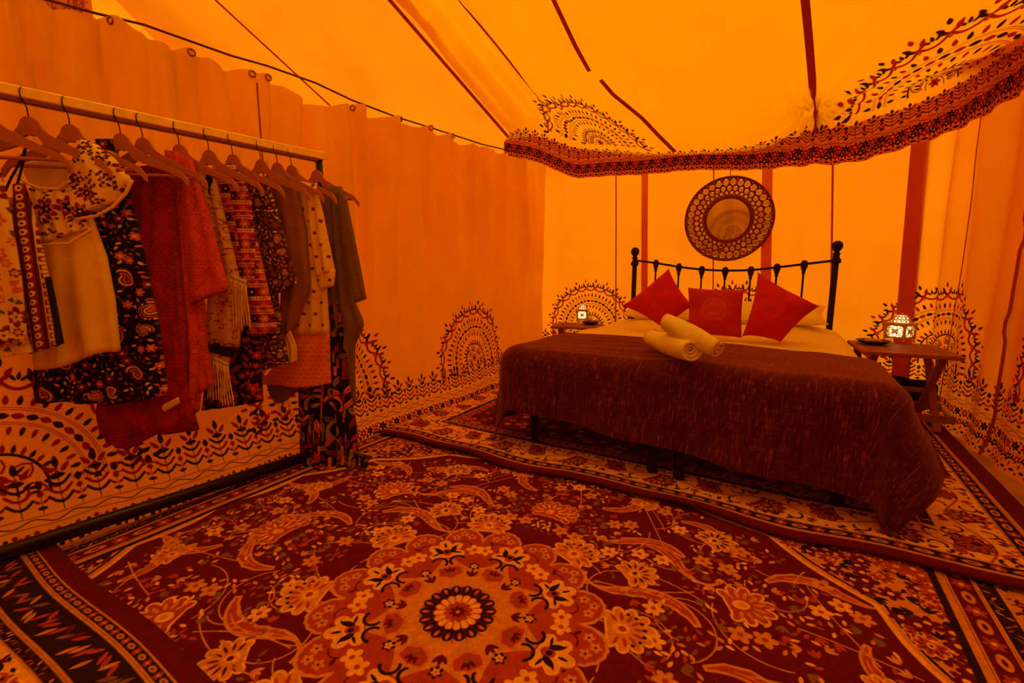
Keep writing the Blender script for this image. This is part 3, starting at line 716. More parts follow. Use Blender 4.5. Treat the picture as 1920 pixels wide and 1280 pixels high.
# vines, scrolls, palmettes placed in one quarter and mirrored
big = [(0.30, 0.62, 0.5, 0.26, 1), (0.62, 0.30, 2.2, 0.27, -1), (0.78, 0.62, 1.0, 0.24, 1), (0.95, 0.18, 1.2, 0.24, 1), (0.16, 0.80, 0.1, 0.24, -1), (0.52, 0.62, 2.4, 0.24, -1), (0.66, 0.16, 0.6, 0.24, 1), (0.47, 0.86, 0.3, 0.22, 1), (1.02, 0.46, -1.9, 0.22, -1)]
for (x, y, a, L, sg) in big:
    quad(lambda X, Y, A, s, L=L, sg=sg: scroll(im, X, Y, A, L, sg * s, BRICK, TAN), x, y, a)
    for t in (0.1, 0.35, 0.6): occupied.append((x + math.cos(a) * L * t * 1.3, y + math.sin(a) * L * t * 1.3, 0.045))
for (x, y, a, r, f, e, c) in ((0.72, 0.46, 0.5, 0.085, BRICK, PALE, TAN), (0.40, 0.44, 0.8, 0.070, TAN, PALE, DRED), (0.02, 0.66, 1.5, 0.080, BRICK, TAN, PALE), (0.86, 0.02, 0.1, 0.085, BRICK, TAN, PALE), (0.30, 0.93, 1.2, 0.06, TAN, PALE, BRICK), (0.60, 0.78, 0.9, 0.07, TAN, PALE, DARK), (1.04, 0.30, 0.2, 0.06, TAN, PALE, BRICK)):
    quad(lambda X, Y, A, s, r=r, f=f, e=e, c=c: palmette(im, X, Y, A, r, f, e, c), x, y, a); occupied.append((x, y, r * 0.9))
n = 0
vn = []
for _ in range(46):                                    # thin vines first, under everything
    x, y, a = r0.uniform(0.05, 1.1), r0.uniform(0.05, 1.0), r0.uniform(0, 6.28); cv = r0.uniform(-0.30, 0.30); q = [(x, y)]
    for i in range(14):
        q.append((q[-1][0] + 0.022 * math.cos(a), q[-1][1] + 0.022 * math.sin(a))); a += cv
    q = [p for p in q if p[0] > 0 and p[1] > 0 and in_field(p[0] * 1.02, p[1] * 1.02)]
    if len(q) > 5:
        for sx in (1, -1):
            for sy in (1, -1): im.line([(OX + sx * p[0], OY + sy * p[1]) for p in q], 0.0042, TAN)
for _ in range(16000):
    x, y = r0.uniform(0, 1.2), r0.uniform(0, 1.05); k = r0.random(); r = 0.028 if k < 0.34 else 0.017 if k < 0.7 else 0.009
    if not in_field(x * 1.03, y * 1.03) or not free(x, y, r): continue
    occupied.append((x, y, r + 0.001)); a = r0.uniform(0, 6.28); n += 1
    if r == 0.028:
        m_ = r0.choice((5, 6, 6)); c = r0.choice((PALE, PALE, TAN)); quad(lambda X, Y, A, s: im.flower(X, Y, 0.032, m_, c, BRICK, A), x, y, a)
    elif r == 0.017:
        c = r0.choice((TAN, OLV, BRICK, TAN)); quad(lambda X, Y, A, s: leafy(im, X, Y, A, 0.042, c), x, y, a)
    else:
        c = r0.choice((TAN, BRICK, PALE, OLV)); quad(lambda X, Y, A, s: im.lens(X, Y, A, 0.026, 0.011, c), x, y, a)
# spandrels
cs = []
uu_, vv_ = np.meshgrid((np.arange(im.W) + 0.5) / PP - OX, (np.arange(im.H) + 0.5) / PP - OY)
ang = np.arctan2(np.abs(vv_) / 1.04, np.abs(uu_) / 1.20)
bnd = ((np.abs(uu_) / 1.20) ** 2.3 + (np.abs(vv_) / 1.04) ** 2.3) ** (1 / 2.3) + 0.035 * np.abs(np.sin(ang * 10)) - 0.02
inside = (np.abs(uu_) < fu) & (np.abs(vv_) < fv)
def region(mask_d, c): a = np.clip(mask_d * PP * 0.9 + 0.5, 0, 1)[..., None] * inside[..., None]; im.A[:] = im.A * (1 - a) + np.array(c, np.float32) * a
region(bnd - 1.03, TAN); region(0.0065 - np.abs(bnd - 1.032), PALE); region(0.004 - np.abs(bnd - 1.055), DARK)
region(bnd - 1.22, DARK); region(0.006 - np.abs(bnd - 1.222), TAN)
occupied = []
for _ in range(5200):
    x, y = r0.uniform(0.4, fu), r0.uniform(0.3, fv); b = ((x / 1.2) ** 2.3 + (y / 1.04) ** 2.3) ** (1 / 2.3)
    if b < 1.07 or not free(x, y, 0.017): continue
    occupied.append((x, y, 0.016)); k = r0.random(); a = r0.uniform(0, 6.28)
    if k < 0.4: quad(lambda X, Y, A, s: im.flower(X, Y, 0.034, 6, DRED if b < 1.22 else BRICK, PALE, A), x, y, a)
    elif k < 0.7: quad(lambda X, Y, A, s: leafy(im, X, Y, A, 0.05, BRICK if b > 1.22 else DARK), x, y, a)
    else: quad(lambda X, Y, A, s: palmette(im, X, Y, A, 0.04, BRICK, PALE, DRED, 7), x, y, a)
# medallion
def lobed(R, n, amp, ph, col, edge=None, ew=0.006, pw=0.6, jag=0.0):
    P = []
    for i in range(n * 14):
        t = 2 * PI * i / (n * 14); P.append((OX + (R + amp * abs(math.sin(n * t / 2 + ph)) ** pw + jag * (i % 2)) * math.cos(t), OY + (R + amp * abs(math.sin(n * t / 2 + ph)) ** pw + jag * (i % 2)) * math.sin(t)))
    im.poly(P, col, edge, ew)
pol = lambda r, a: (OX + r * math.cos(a), OY + r * math.sin(a))
for k in range(8):
    a = 2 * PI * k / 8 + PI / 8; palmette(im, *pol(0.475, a), a, 0.085, TAN, PALE, BRICK, 9)
    for j in range(7):
        b = a - 1.2 + 0.4 * j; x, y = pol(0.475, a); im.disc(x + 0.062 * math.cos(b), y + 0.062 * math.sin(b), 0.006, DARK)
lobed(0.36, 16, 0.075, 0, BRICK, TAN, 0.009, 0.6, 0.004)
for k in range(16):
    a = 2 * PI * (k + 0.5) / 16
    for j in range(3): im.flower(*pol(0.385 + 0.022 * (j == 1), a + (j - 1) * 0.075), 0.017, 5, TAN, DRED, a)
    im.arc(*pol(0.33, a), 0.028, 0.005, DRED, a - 1.6, a + 1.6); im.lens(*pol(0.352, a + 0.1), a + 0.8, 0.03, 0.012, DRED)
P = []
for i in range(160):                                   # eight-pointed tan star ground
    t = 2 * PI * i / 160; f = abs(((t / (2 * PI) * 8) % 1) - 0.5) * 2; P.append(pol(0.205 + 0.085 * f ** 2.2, t))
im.poly(P, TAN, BRICK, 0.004)
for k in range(8):
    a = 2 * PI * k / 8
    palmette(im, *pol(0.300, a), a, 0.070, PALE, BRICK, DARK, 5)
    for sg in (-1, 1):
        im.drop(*pol(0.312, a + sg * 0.085), a + sg * 0.5, 0.045, 0.026, DARK); im.flower(*pol(0.305, a + sg * 0.33), 0.030, 5, PALE, BRICK, a)
        x, y = pol(0.243, a + sg * 0.13); im.arc(x, y, 0.026, 0.010, DARK, a - 2.4 + (0 if sg > 0 else 1.2), a + 1.2 + (0 if sg > 0 else 1.2))
    im.poly([pol(0.150, a), pol(0.175, a + 0.24), pol(0.213, a + 0.20), pol(0.220, a), pol(0.213, a - 0.20), pol(0.175, a - 0.24)], BRICK, (0.62, 0.22, 0.06), 0.010)
    leafy(im, *pol(0.180, a), a, 0.045, DRED); im.disc(*pol(0.182, a), 0.008, OLV)
    b = a + PI / 8
    leafy(im, *pol(0.158, b), b, 0.050, DRED); im.flower(*pol(0.213, b), 0.020, 6, DARK, PALE, b); im.flower(*pol(0.213, b), 0.012, 5, PALE, BRICK, b)
lobed(0.098, 18, 0.016, 0, DARK)
for k in range(18):
    a = 2 * PI * (k + 0.5) / 18; im.ell(*pol(0.096, a), a, 0.013, 0.006, BRICK); im.ell(*pol(0.098, a), a, 0.006, 0.003, TAN); im.line([pol(0.07, a + 0.17), pol(0.114, a + 0.17)], 0.003, DRED)
lobed(0.060, 16, 0.012, 0, PALE, BRICK, 0.003)
for k in range(16): a = 2 * PI * k / 16; im.line([pol(0.018, a), pol(0.062, a)], 0.004, BRICK)
lobed(0.034, 12, 0.010, 0.3, BRICK, TAN, 0.003); im.flower(OX, OY, 0.024, 8, DRED, TAN)
# border bands on all four sides
def border(im, OX, OY, fu, fv, bands, seed):
    """bands: (width, ground, kind) from the field outwards"""
    rr = random.Random(seed); d0 = 0.0
    for (w, g, kind) in bands:
        for ax in (0, 1):
            for sg in (-1, 1):
                lo, hi = (fu + d0, fv + d0) if ax == 0 else (fv + d0, fu + d0)
                if ax == 0: im.rect(min(OX + sg * lo, OX + sg * (lo + w)), max(OX + sg * lo, OX + sg * (lo + w)), OY - hi - w, OY + hi + w, g)
                else: im.rect(OX - hi - w, OX + hi + w, min(OY + sg * lo, OY + sg * (lo + w)), max(OY + sg * lo, OY + sg * (lo + w)), g)
        for ax in (0, 1):
            for sg in (-1, 1):
                lo, hi = (fu + d0, fv + d0 + w) if ax == 0 else (fv + d0, fu + d0 + w); m = lo + w / 2
                at = (lambda l, o: (OX + sg * (m + o), OY + l)) if ax == 0 else (lambda l, o: (OX + l, OY + sg * (m + o)))
                tu = PI / 2 if ax == 0 else 0
                if kind == 'guard':
                    st = w * 0.95; k = int(2 * hi / st)
                    for i in range(k):
                        l = -hi + (i + 0.5) * 2 * hi / k; c = (TAN, BRICK)[i % 2]
                        if i % 2: im.flower(*at(l, 0), w * 0.34, 6, c, PALE, 0.2)
                        else: im.ell(*at(l, 0), tu, w * 0.42, w * 0.20, c); im.ell(*at(l, 0), tu, w * 0.2, w * 0.08, DRED)
                    for o in (-0.44, 0.44): im.line([at(-hi, o * w), at(hi, o * w)], 0.005, TAN)
                elif kind == 'dash':
                    k = int(2 * hi / (max(0.016, w * 0.20)))
                    for i in range(k):
                        l = -hi + (i + 0.5) * 2 * hi / k; im.lens(*at(l, 0.16 * w * rr.choice((-1, 0, 1))), tu + rr.choice((0.8, -0.8, 1.2)), w * 0.42, max(0.007, w * 0.13), rr.choice((TAN, BRICK, BRICK, OLV, DRED)))
                    for o in (-0.46, 0.46): im.line([at(-hi, o * w), at(hi, o * w)], 0.006, TAN)
                elif kind == 'main':
                    st = w * 1.05; k = int(2 * hi / st)
                    Wv = [at(l, 0.20 * w * math.sin((l + hi) / (2 * hi) * k * PI)) for l in np.linspace(-hi, hi, k * 8)]
                    for c0 in range(0, len(Wv) - 1, 24): im.line(Wv[c0:c0 + 25], 0.008, BRICK)
                    for i in range(k):
                        l = -hi + (i + 0.5) * 2 * hi / k; o = 0.10 * w * (1 if i % 2 else -1)
                        if i % 2: palmette(im, *at(l, o), tu + sg * 0.5, w * 0.34, DRED, BRICK, TAN, 9)
                        else: palmette(im, *at(l, o), tu + PI + 0.4, w * 0.30, BRICK, DARK, DRED, 7)
                        for q in range(14): im.lens(*at(l + rr.uniform(-0.5, 0.5) * st, rr.choice((-1, 1)) * w * rr.uniform(0.30, 0.46)), rr.uniform(0, 6), w * 0.13, w * 0.055, rr.choice((DARK, DRED, BRICK)))
                        for q in (-1, 1):
                            x, y = at(l + st * 0.5, q * w * 0.24); im.arc(x, y, w * 0.13, w * 0.045, DARK if q > 0 else DRED, *(lambda a_: (a_, a_ + 3.9))(rr.uniform(0, 6))); im.lens(*at(l + st * 0.42, q * w * 0.40), tu + 0.5 * q, w * 0.2, w * 0.08, DRED)
                            im.lens(*at(l + q * st * 0.2, q * w * 0.36), tu + 1.2, w * 0.16, w * 0.08, DARK); im.flower(*at(l - st * 0.28, q * w * 0.30), w * 0.10, 5, BRICK, DARK)
        d0 += w
border(im, OX, OY, fu, fv, [(0.022, DARK, 'plain'), (0.020, TAN, 'plain'), (0.075, DRED, 'guard'), (0.055, DARK, 'dash'), (0.20, TAN, 'main'), (0.06, DARK, 'dash')], 5)
im.mottle(0.10, 60, 3)
pile = dict(rough=0.95, bump=0.5, bscale=420, noise=0.14, nscale=70, spec=0.1, sheen=0.05)
rug1_m = mat('medallion_carpet', (1, 1, 1), img=im.image('medallion_carpet'), size=(RW, RH), ext='EXTEND', **pile)
def rug(name, label, u0, u1, v0, v1, z, m, wave=lambda u, v: 0 * u, eu0=None, uvo=(0, 0), th=0.012, group=None, lift=lambda u, v: 0 * u):
    """a rug slab; (u, v) along EU, EV from the medallion's centre; wave() bends the low-v edge"""
    nu, nv = int((u1 - u0) / 0.035) + 1, int((v1 - v0) / 0.035) + 1
    U, V = np.meshgrid(np.linspace(u0, u1, nu), np.linspace(v0, v1, nv))
    Ve = V + wave(U, V); Z = z + 0.0025 * fbm(U * 3, V * 3, 61) + lift(U, V)
    T = MED[None, None] + EU * U[..., None] + EV * Ve[..., None]; T[..., 2] = Z
    best = np.full(U.shape, 1e9); sh = np.zeros(U.shape + (3,))
    for (pa, pb) in zip(LP[:-1], LP[1:]):            # the rug stops at the foot of the curtain
        e = (pb - pa) / np.linalg.norm(pb - pa); L_ = np.linalg.norm(pb - pa); q = np.array([e[1], -e[0]])
        rx, ry = T[..., 0] - pa[0], T[..., 1] - pa[1]; t = np.clip(rx * e[0] + ry * e[1], 0, L_); ds_ = np.hypot(rx - t * e[0], ry - t * e[1]); dd = rx * q[0] + ry * q[1] - 0.035
        m_ = ds_ < best; best = np.where(m_, ds_, best); sh[m_] = (np.where(dd < 0, -dd, 0)[..., None] * np.array([q[0], q[1], 0]))[m_]
    T += sh
    uvT = np.dstack([(T - MED) @ EU, (T - MED) @ EV - wave(U, V)])
    B = T.copy(); B[..., 2] -= th
    n = nu * nv; F = grid_faces(nv, nu); rim = [j for j in range(nu)] + [i * nu + nu - 1 for i in range(1, nv)] + [(nv - 1) * nu + j for j in range(nu - 2, -1, -1)] + [i * nu for i in range(nv - 2, 0, -1)]
    Fb = [tuple(n + i for i in f[::-1]) for f in F]; S = [(rim[k], n + rim[k], n + rim[(k + 1) % len(rim)], rim[(k + 1) % len(rim)]) for k in range(len(rim))]
    uv = (uvT + np.array(uvo)).reshape(-1, 2)
    c = MED + EU * (u0 + u1) / 2 + EV * (v0 + v1) / 2
    o = mesh(name, np.concatenate([T.reshape(-1, 3), B.reshape(-1, 3)]), F + Fb + S, m, uv=np.concatenate([uv, uv]), loc=(c[0], c[1], z - th))
    return tag(o, label, 'rug', group)
rug('rug', 'large dark red medallion rug across the middle of the floor', -1.42, 1.62, -0.95, 1.22, 0.014, rug1_m, uvo=(OX, OY))
# ---------------- the rug under the bed
BW, BH = 3.30, 2.30
im = Paint(BW, BH, 430, DRED)
ox, oy = BW / 2, BH / 2; iu, iv = BW / 2 - 0.52, BH / 2 - 0.52
rq = random.Random(9); occ = []
for _ in range(2600):
    x, y = rq.uniform(-iu, iu), rq.uniform(-iv, iv); r = rq.choice((0.05, 0.035, 0.022))
    if any((a - x) ** 2 + (b - y) ** 2 < (c + r) ** 2 for a, b, c in occ): continue
    occ.append((x, y, r)); a = rq.uniform(0, 6.28)
    if r == 0.05: palmette(im, ox + x, oy + y, a, 0.05, BRICK, DARK, TAN, 7)
    elif r == 0.035: leafy(im, ox + x, oy + y, a, 0.07, rq.choice((DARK, BRICK)))
    else: im.flower(ox + x, oy + y, 0.022, 5, rq.choice((TAN, BRICK, DARK)), DRED, a)
border(im, ox, oy, iu, iv, [(0.055, DRED, 'guard'), (0.050, DARK, 'dash'), (0.20, PALE, 'main'), (0.065, DARK, 'guard'), (0.012, TAN, 'plain'), (0.062, DRED, 'plain'), (0.10, DRED, 'plain')], 8)
im.mottle(0.10, 60, 5)
rug2_m = mat('bed_carpet', (1, 1, 1), img=im.image('bed_carpet'), size=(BW, BH), ext='EXTEND', **pile)
w2 = lambda u, v: (0.022 * np.sin(u * 5.2 + 0.6) + 0.012 * np.sin(u * 11 + 2)) * np.clip(1 - (v - 0.94) / 0.5, 0, 1)
l2 = lambda u, v: 0.006 + (0.008 + 0.016 * np.clip(np.sin(u * 5.2 - 0.9), 0, 1) ** 2) * np.clip(1 - (v - 0.94) / 0.10, 0, 1)
rug('rug', 'red rug with a pale flowered border lying under the bed, front edge rippled', -1.46, 1.68, 0.945, 3.16, 0.028, rug2_m, wave=w2, uvo=(1.56, -0.945 + 0.08), lift=l2)
# ---------------- the rug at the lower left corner
im = Paint(3.2, 1.6, 430, DRED)
border(im, 1.6, 0.8, 1.6 - 0.50, 0.8 - 0.50, [(0.05, DARK, 'guard'), (0.20, PALE, 'main'), (0.035, DARK, 'dash'), (0.11, DARK, 'dash'), (0.035, DARK, 'guard'), (0.09, DRED, 'plain')], 12)
im.mottle(0.10, 60, 6)
rug3_m = mat('corner_carpet', (1, 1, 1), img=im.image('corner_carpet'), size=(3.2, 1.6), ext='EXTEND', **pile)
rug('rug', 'dark bordered rug with a plain maroon edge cut off at the lower left corner', -1.95, 1.15, -2.05, -0.50, 0.029, rug3_m, wave=lambda u, v: 0.008 * np.sin(u * 7), uvo=(2.0, 2.05 + 0.03))

# ================================================================== BED
BL = np.array([0.124, 2.572, 0]); AW = 1.462; BLEN = 1.93; RUGZ = 0.036
def bed(a, b, z): return BL + EU * a + EV * b + UP * z
iron = mat('black_painted_iron', (0.020, 0.006, 0.006), 0.5, spec=0.15)
bedo = thing('bed', 'double bed with a black iron spindle headboard', 'bed', tuple(bed(AW / 2, 1.0, RUGZ)))
hp = bed(0, BLEN, 0); hb = lambda x, y: on_plane(x, y, hp, EV)
frame = MB()
for a_ in (0.0, AW): frame.bar(bed(a_, 0, 0.33), bed(a_, BLEN, 0.33), 0.03, 0.05)
for b_ in (0.0, 0.65, 1.3): frame.bar(bed(0, b_, 0.33), bed(AW, b_, 0.33), 0.03, 0.05)
frame.build('frame', iron, bedo, smooth=False)
slat_m = mat('pine_slat', (0.5, 0.3, 0.15), 0.6)
leg = MB().box(base_of(bedo) + UP * 0.15, (0.042, 0.042, 0.30), bev=0.004).build('leg', iron, bedo, smooth=False)
leg.matrix_local = Matrix.Translation(Vector(bed(0.01, 0, RUGZ) - base_of(bedo)))
mids = [on_level(1222, 884, RUGZ), on_level(1272, 897, RUGZ)]
for p in (bed(AW - 0.01, 0, RUGZ), mids[0], mids[1], bed(0.02, BLEN - 0.05, RUGZ), bed(AW - 0.02, BLEN - 0.05, RUGZ)):
    copy_part(leg, bedo, Matrix.Translation(Vector(p - base_of(bedo))))
# mid feet are held by a short cross bar under the frame
MB().bar(bed(0.60, 0.20, 0.33), bed(0.95, 0.20, 0.33), 0.03, 0.03).build('centre_bar', iron, bedo, smooth=False)
pL, pR = hb(1190, 496), hb(1567, 491)
for p in (pL, pR):
    ztop = p[2]
    MB().tube([(p[0], p[1], RUGZ), (p[0], p[1], ztop + 0.03)], 0.021, 14).build('headpost', iron, bedo)
    MB().lathe([(0.021, 0.0), (0.034, 0.004), (0.034, 0.03), (0.024, 0.036), (0.020, 0.06), (0.027, 0.07), (0.016, 0.082), (0.020, 0.09), (0.030, 0.10), (0.037, 0.118), (0.037, 0.133), (0.030, 0.15), (0.016, 0.162), (0.0001, 0.165)],
               (p[0], p[1], ztop - 0.01), 16).build('finial', iron, bedo)
RPX_ = [(1190, 488), (1230, 493), (1273, 500), (1316, 505), (1360, 507), (1408, 506), (1457, 501), (1508, 495), (1567, 488)]
RC = np.array([hb(*p) for p in RPX_]); RC[0][:2] = pL[:2]; RC[-1][:2] = pR[:2]
MB().tube(smooth_cols(RC, 60), 0.0095, 10).build('top_rail', iron, bedo)
MB().tube([(pL[0], pL[1], 0.50), (pR[0], pR[1], 0.50)], 0.010, 10).build('lower_rail', iron, bedo)
for p in RC[1:-1]:
    MB().tube([(p[0], p[1], 0.50), (p[0], p[1], p[2])], 0.0075, 8).build('spindle', iron, bedo)
    MB().lathe([(0.008, -0.075), (0.012, -0.072), (0.012, -0.055), (0.017, -0.040), (0.024, -0.018), (0.026, 0.0), (0.021, 0.018), (0.012, 0.028), (0.0001, 0.031)], (p[0], p[1], p[2]), 12).build('collar', iron, bedo)

def soft_box(a0, a1, b0, b1, z0, z1, rad, bulge, na=40, nb=50, seed=0, crease=0.0):
    """rounded slab in bed axes, as one closed shell"""
    s = np.linspace(-1, 1, na); t = np.linspace(-1, 1, nb); S, T = np.meshgrid(s, t)
    ca, cb = (a0 + a1) / 2, (b0 + b1) / 2; ha, hb_ = (a1 - a0) / 2, (b1 - b0) / 2
    def prof(q, h): e = np.clip((np.abs(q) * h - (h - rad)) / rad, 0, 1); return np.sqrt(np.clip(1 - e * e, 0, 1))
    k = prof(S, ha) * prof(T, hb_); zc = (z0 + z1) / 2
    zt = zc + (z1 - zc) * k + bulge * k * (1 - (np.abs(S)) ** 3) + crease * fbm(S * 4, T * 5, seed) * k; zb = zc - (zc - z0) * k
    mk = lambda Z: BL + EU * (ca + S * ha)[..., None] + EV * (cb + T * hb_)[..., None] + UP * Z[..., None]
    n = na * nb; F = grid_faces(nb, na); return np.concatenate([mk(zt).reshape(-1, 3), mk(zb).reshape(-1, 3)]), F + [tuple(n + i for i in f[::-1]) for f in F], np.concatenate([np.dstack([S * ha, T * hb_]).reshape(-1, 2)] * 2)
sheet_m = mat('white_cotton', (0.84, 0.76, 0.42), 0.85, noise=0.04, nscale=8, bump=0.25, bscale=30, sheen=0.1)
V, F, U = soft_box(0.0, AW, 0.02, BLEN - 0.02, 0.36, 0.54, 0.06, 0.0)
m_ = mesh('mattress', V, F, sheet_m, loc=tuple(bed(AW / 2, 1.0, 0.36))); tag(m_, 'white mattress carried by the iron bed frame', 'mattress')
def drape(a0, a1, b0, b1, rot, piv, ea0, ea1, eb0, eb1, ztop, rho, na, nb, flare, seed, topf, zmin=0.02, cornerflare=0.5, rip=0.02, sideflare=0.0):
    """a cloth laid over the bed: (a, b) flat on the cloth; past the edges it bends over and hangs"""
    A, B = np.meshgrid(np.linspace(a0, a1, na), np.linspace(b0, b1, nb)); c, s = math.cos(rot), math.sin(rot)
    P = piv[0] + (A - piv[0]) * c - (B - piv[1]) * s; Q = piv[1] + (A - piv[0]) * s + (B - piv[1]) * c
    dx = np.where(P < ea0, P - ea0, np.where(P > ea1, P - ea1, 0)); dy = np.where(Q < eb0, Q - eb0, np.where(Q > eb1, Q - eb1, 0))
    r = np.hypot(dx, dy); rr = np.maximum(r, 1e-9); nx, ny = dx / rr, dy / rr; corner = (2 * np.abs(nx * ny)) ** 1.0
    ph = np.arctan2(np.abs(nx), np.abs(ny)); ph = ph - 0.20 * np.sin(4 * ph); nx, ny = np.where(r > 1e-6, np.sign(nx) * np.sin(ph), 0), np.where(r > 1e-6, np.sign(ny) * np.cos(ph), 0)   # the spare cloth of a corner folds to both sides
    fl = flare + cornerflare * corner + np.where(dx > 0, sideflare, sideflare * 0.25) * np.abs(nx) ** 3; lim = rho * PI / 2
    hx = np.where(r < lim, rho * np.sin(np.minimum(r, lim) / rho), rho + (r - lim) * fl)
    dz = np.where(r < lim, rho * (1 - np.cos(np.minimum(r, lim) / rho)), rho + (r - lim) * np.sqrt(np.clip(1 - fl * fl, 0.05, 1)))
    along = np.where(np.abs(nx) > np.abs(ny), Q, P)
    wob = rip * np.sin(along * 11 + seed) * np.clip(r - lim, 0, 1) / 0.3 * (1 - corner) + 0.012 * fbm(P * 3, Q * 3, seed) * np.clip(r - lim, 0, 1) / 0.3
    hx = hx + wob
    X = np.clip(P, ea0, ea1) + nx * hx; Yq = np.clip(Q, eb0, eb1) + ny * hx
    Z = ztop - dz + topf(P, Q) * np.clip(1 - r / lim, 0, 1)
    low = Z < zmin; X = X + np.where(low, nx * (zmin - Z) * 0.8, 0); Yq = Yq + np.where(low, ny * (zmin - Z) * 0.8, 0); Z = np.maximum(Z, zmin + 0.004 * (1 + vnoise(P * 20, Q * 20, 3)))
    return BL + EU * X[..., None] + EV * Yq[..., None] + UP * Z[..., None], np.dstack([A, B])
def shell(name, P, uv, m, th, loc):
    r, c, _ = P.shape; dU = np.gradient(P, axis=1); dV = np.gradient(P, axis=0); N = np.cross(dU, dV); N /= np.maximum(np.linalg.norm(N, axis=2, keepdims=True), 1e-9)
    n = r * c; F = grid_faces(r, c); rim = list(range(c)) + [i * c + c - 1 for i in range(1, r)] + [(r - 1) * c + j for j in range(c - 2, -1, -1)] + [i * c for i in range(r - 2, 0, -1)]
    V = np.concatenate([P.reshape(-1, 3), (P - N * th).reshape(-1, 3)])
    Fa = F + [tuple(n + i for i in f[::-1]) for f in F] + [(rim[k], n + rim[k], n + rim[(k + 1) % len(rim)], rim[(k + 1) % len(rim)]) for k in range(len(rim))]
    u = uv.reshape(-1, 2); return mesh(name, V, Fa, m, uv=np.concatenate([u, u]), loc=loc)
puff = lambda p, q: 0.012 * fbm(p * 2.2, q * 2.2, 71) + 0.05 * np.exp(-((q - 1.62) / 0.22) ** 2) * np.clip((AW + 0.1 - np.abs(p - AW / 2) * 2) / 0.5, 0, 1) + 0.010 * np.sin(p * 9 + q * 5) * np.clip((p - 0.9) / 0.5, 0, 1) * np.clip((q - 0.9) / 0.5, 0, 1)
P, uv = drape(-0.34, AW + 0.36, -0.05, 1.80, 0.0, (0, 0), -0.04, AW + 0.03, -2.0, 3.0, 0.585, 0.09, 90, 80, 0.03, 5, puff, 0.2, rip=0.012)
duv = shell('duvet', P, uv, sheet_m, 0.025, tuple(bed(AW / 2, 1.0, 0.5))); tag(duv, 'plump white duvet spread over the bed up to the pillows', 'bedding')
# throw
bl_im = Paint(1.0, 1.0, 700, (0.075, 0.0045, 0.0045))
yy, xx = np.mgrid[0:bl_im.H, 0:bl_im.W] / 700.0
th1 = np.clip(fbm(xx * 330, yy * 30, 81, 2) * 1.1, -1, 1); th2 = np.clip(fbm(xx * 40, yy * 330, 82, 2) * 1.1, -1, 1)
hl = np.clip(th1 - 0.66, 0, 1) * 1.7 + np.clip(th2 - 0.78, 0, 1) * 1.2 + 0.10 * np.clip(th1, 0, 1)
bl_im.A *= (1 + 0.22 * th1 + 0.22 * th2)[..., None].astype(np.float32); bl_im.A += (hl[..., None] * np.array((0.22, 0.075, 0.04))).astype(np.float32)
throw_m = mat('woven_throw', (1, 1, 1), 0.95, img=bl_im.image('woven_throw'), size=(1, 1), bump=0.6, bscale=240, sheen=0.45, spec=0.1)
tf = lambda p, q: 0.012 * fbm(p * 2.2, q * 2.2, 71) + 0.004 * np.sin(q * 60 + 3 * fbm(p * 2, q * 3, 4)) * np.clip(np.sin(p * 3), 0, 1)
P, uv = drape(-0.60, AW + 0.52, -0.51, 0.56, -0.075, (AW / 2, 0.2), -0.070, AW + 0.080, -0.05, 3.0, 0.604, 0.105, 120, 80, 0.03, 2, tf, 0.045, cornerflare=0.0, rip=0.024, sideflare=0.36)
thr = shell('throw_blanket', P, uv, throw_m, 0.006, tuple(bed(AW / 2, 0.2, 0.5))); tag(thr, 'dark plum woven throw draped over the foot of the bed', 'blanket')

def pillow_quad(name, c4, T, m, label, cat, group=None, pinch=0.10, n=26, N=None, seed=0, wr=0.012):
    """pillow between four corners (bl, br, tr, tl), plump in the middle, edges drawn in"""
    c4 = [np.asarray(c, float) for c in c4]; nn = norm(np.cross(c4[1] - c4[0], c4[3] - c4[0])) if N is None else norm(N)
    s, t = np.meshgrid(np.linspace(-1, 1, n), np.linspace(-1, 1, n))
    s2 = s * (1 - pinch * (1 - t * t) * np.abs(s) ** 2); t2 = t * (1 - pinch * (1 - s * s) * np.abs(t) ** 2)
    a, b = (s2 + 1) / 2, (t2 + 1) / 2
    P = ((1 - a) * (1 - b))[..., None] * c4[0] + (a * (1 - b))[..., None] * c4[1] + (a * b)[..., None] * c4[2] + ((1 - a) * b)[..., None] * c4[3]
    h = T / 2 * np.clip(1 - s ** 4, 0, 1) ** 0.55 * np.clip(1 - t ** 4, 0, 1) ** 0.55 * (0.75 + 0.25 * (1 - s * s) * (1 - t * t)) + wr * fbm(s * 1.6, t * 1.6, seed) * (1 - s ** 4) * (1 - t ** 4)
    Vv = np.concatenate([(P + nn * h[..., None]).reshape(-1, 3), (P - nn * h[..., None] * 0.9).reshape(-1, 3)]); k = n * n; F = grid_faces(n, n)
    uv = np.dstack([(s + 1) / 2, (t + 1) / 2]).reshape(-1, 2)
    o = mesh(name, Vv, F + [tuple(k + i for i in f[::-1]) for f in F], m, uv=np.concatenate([uv, uv]), loc=tuple((c4[0] + c4[1]) / 2))
    return tag(o, label, cat, group), nn
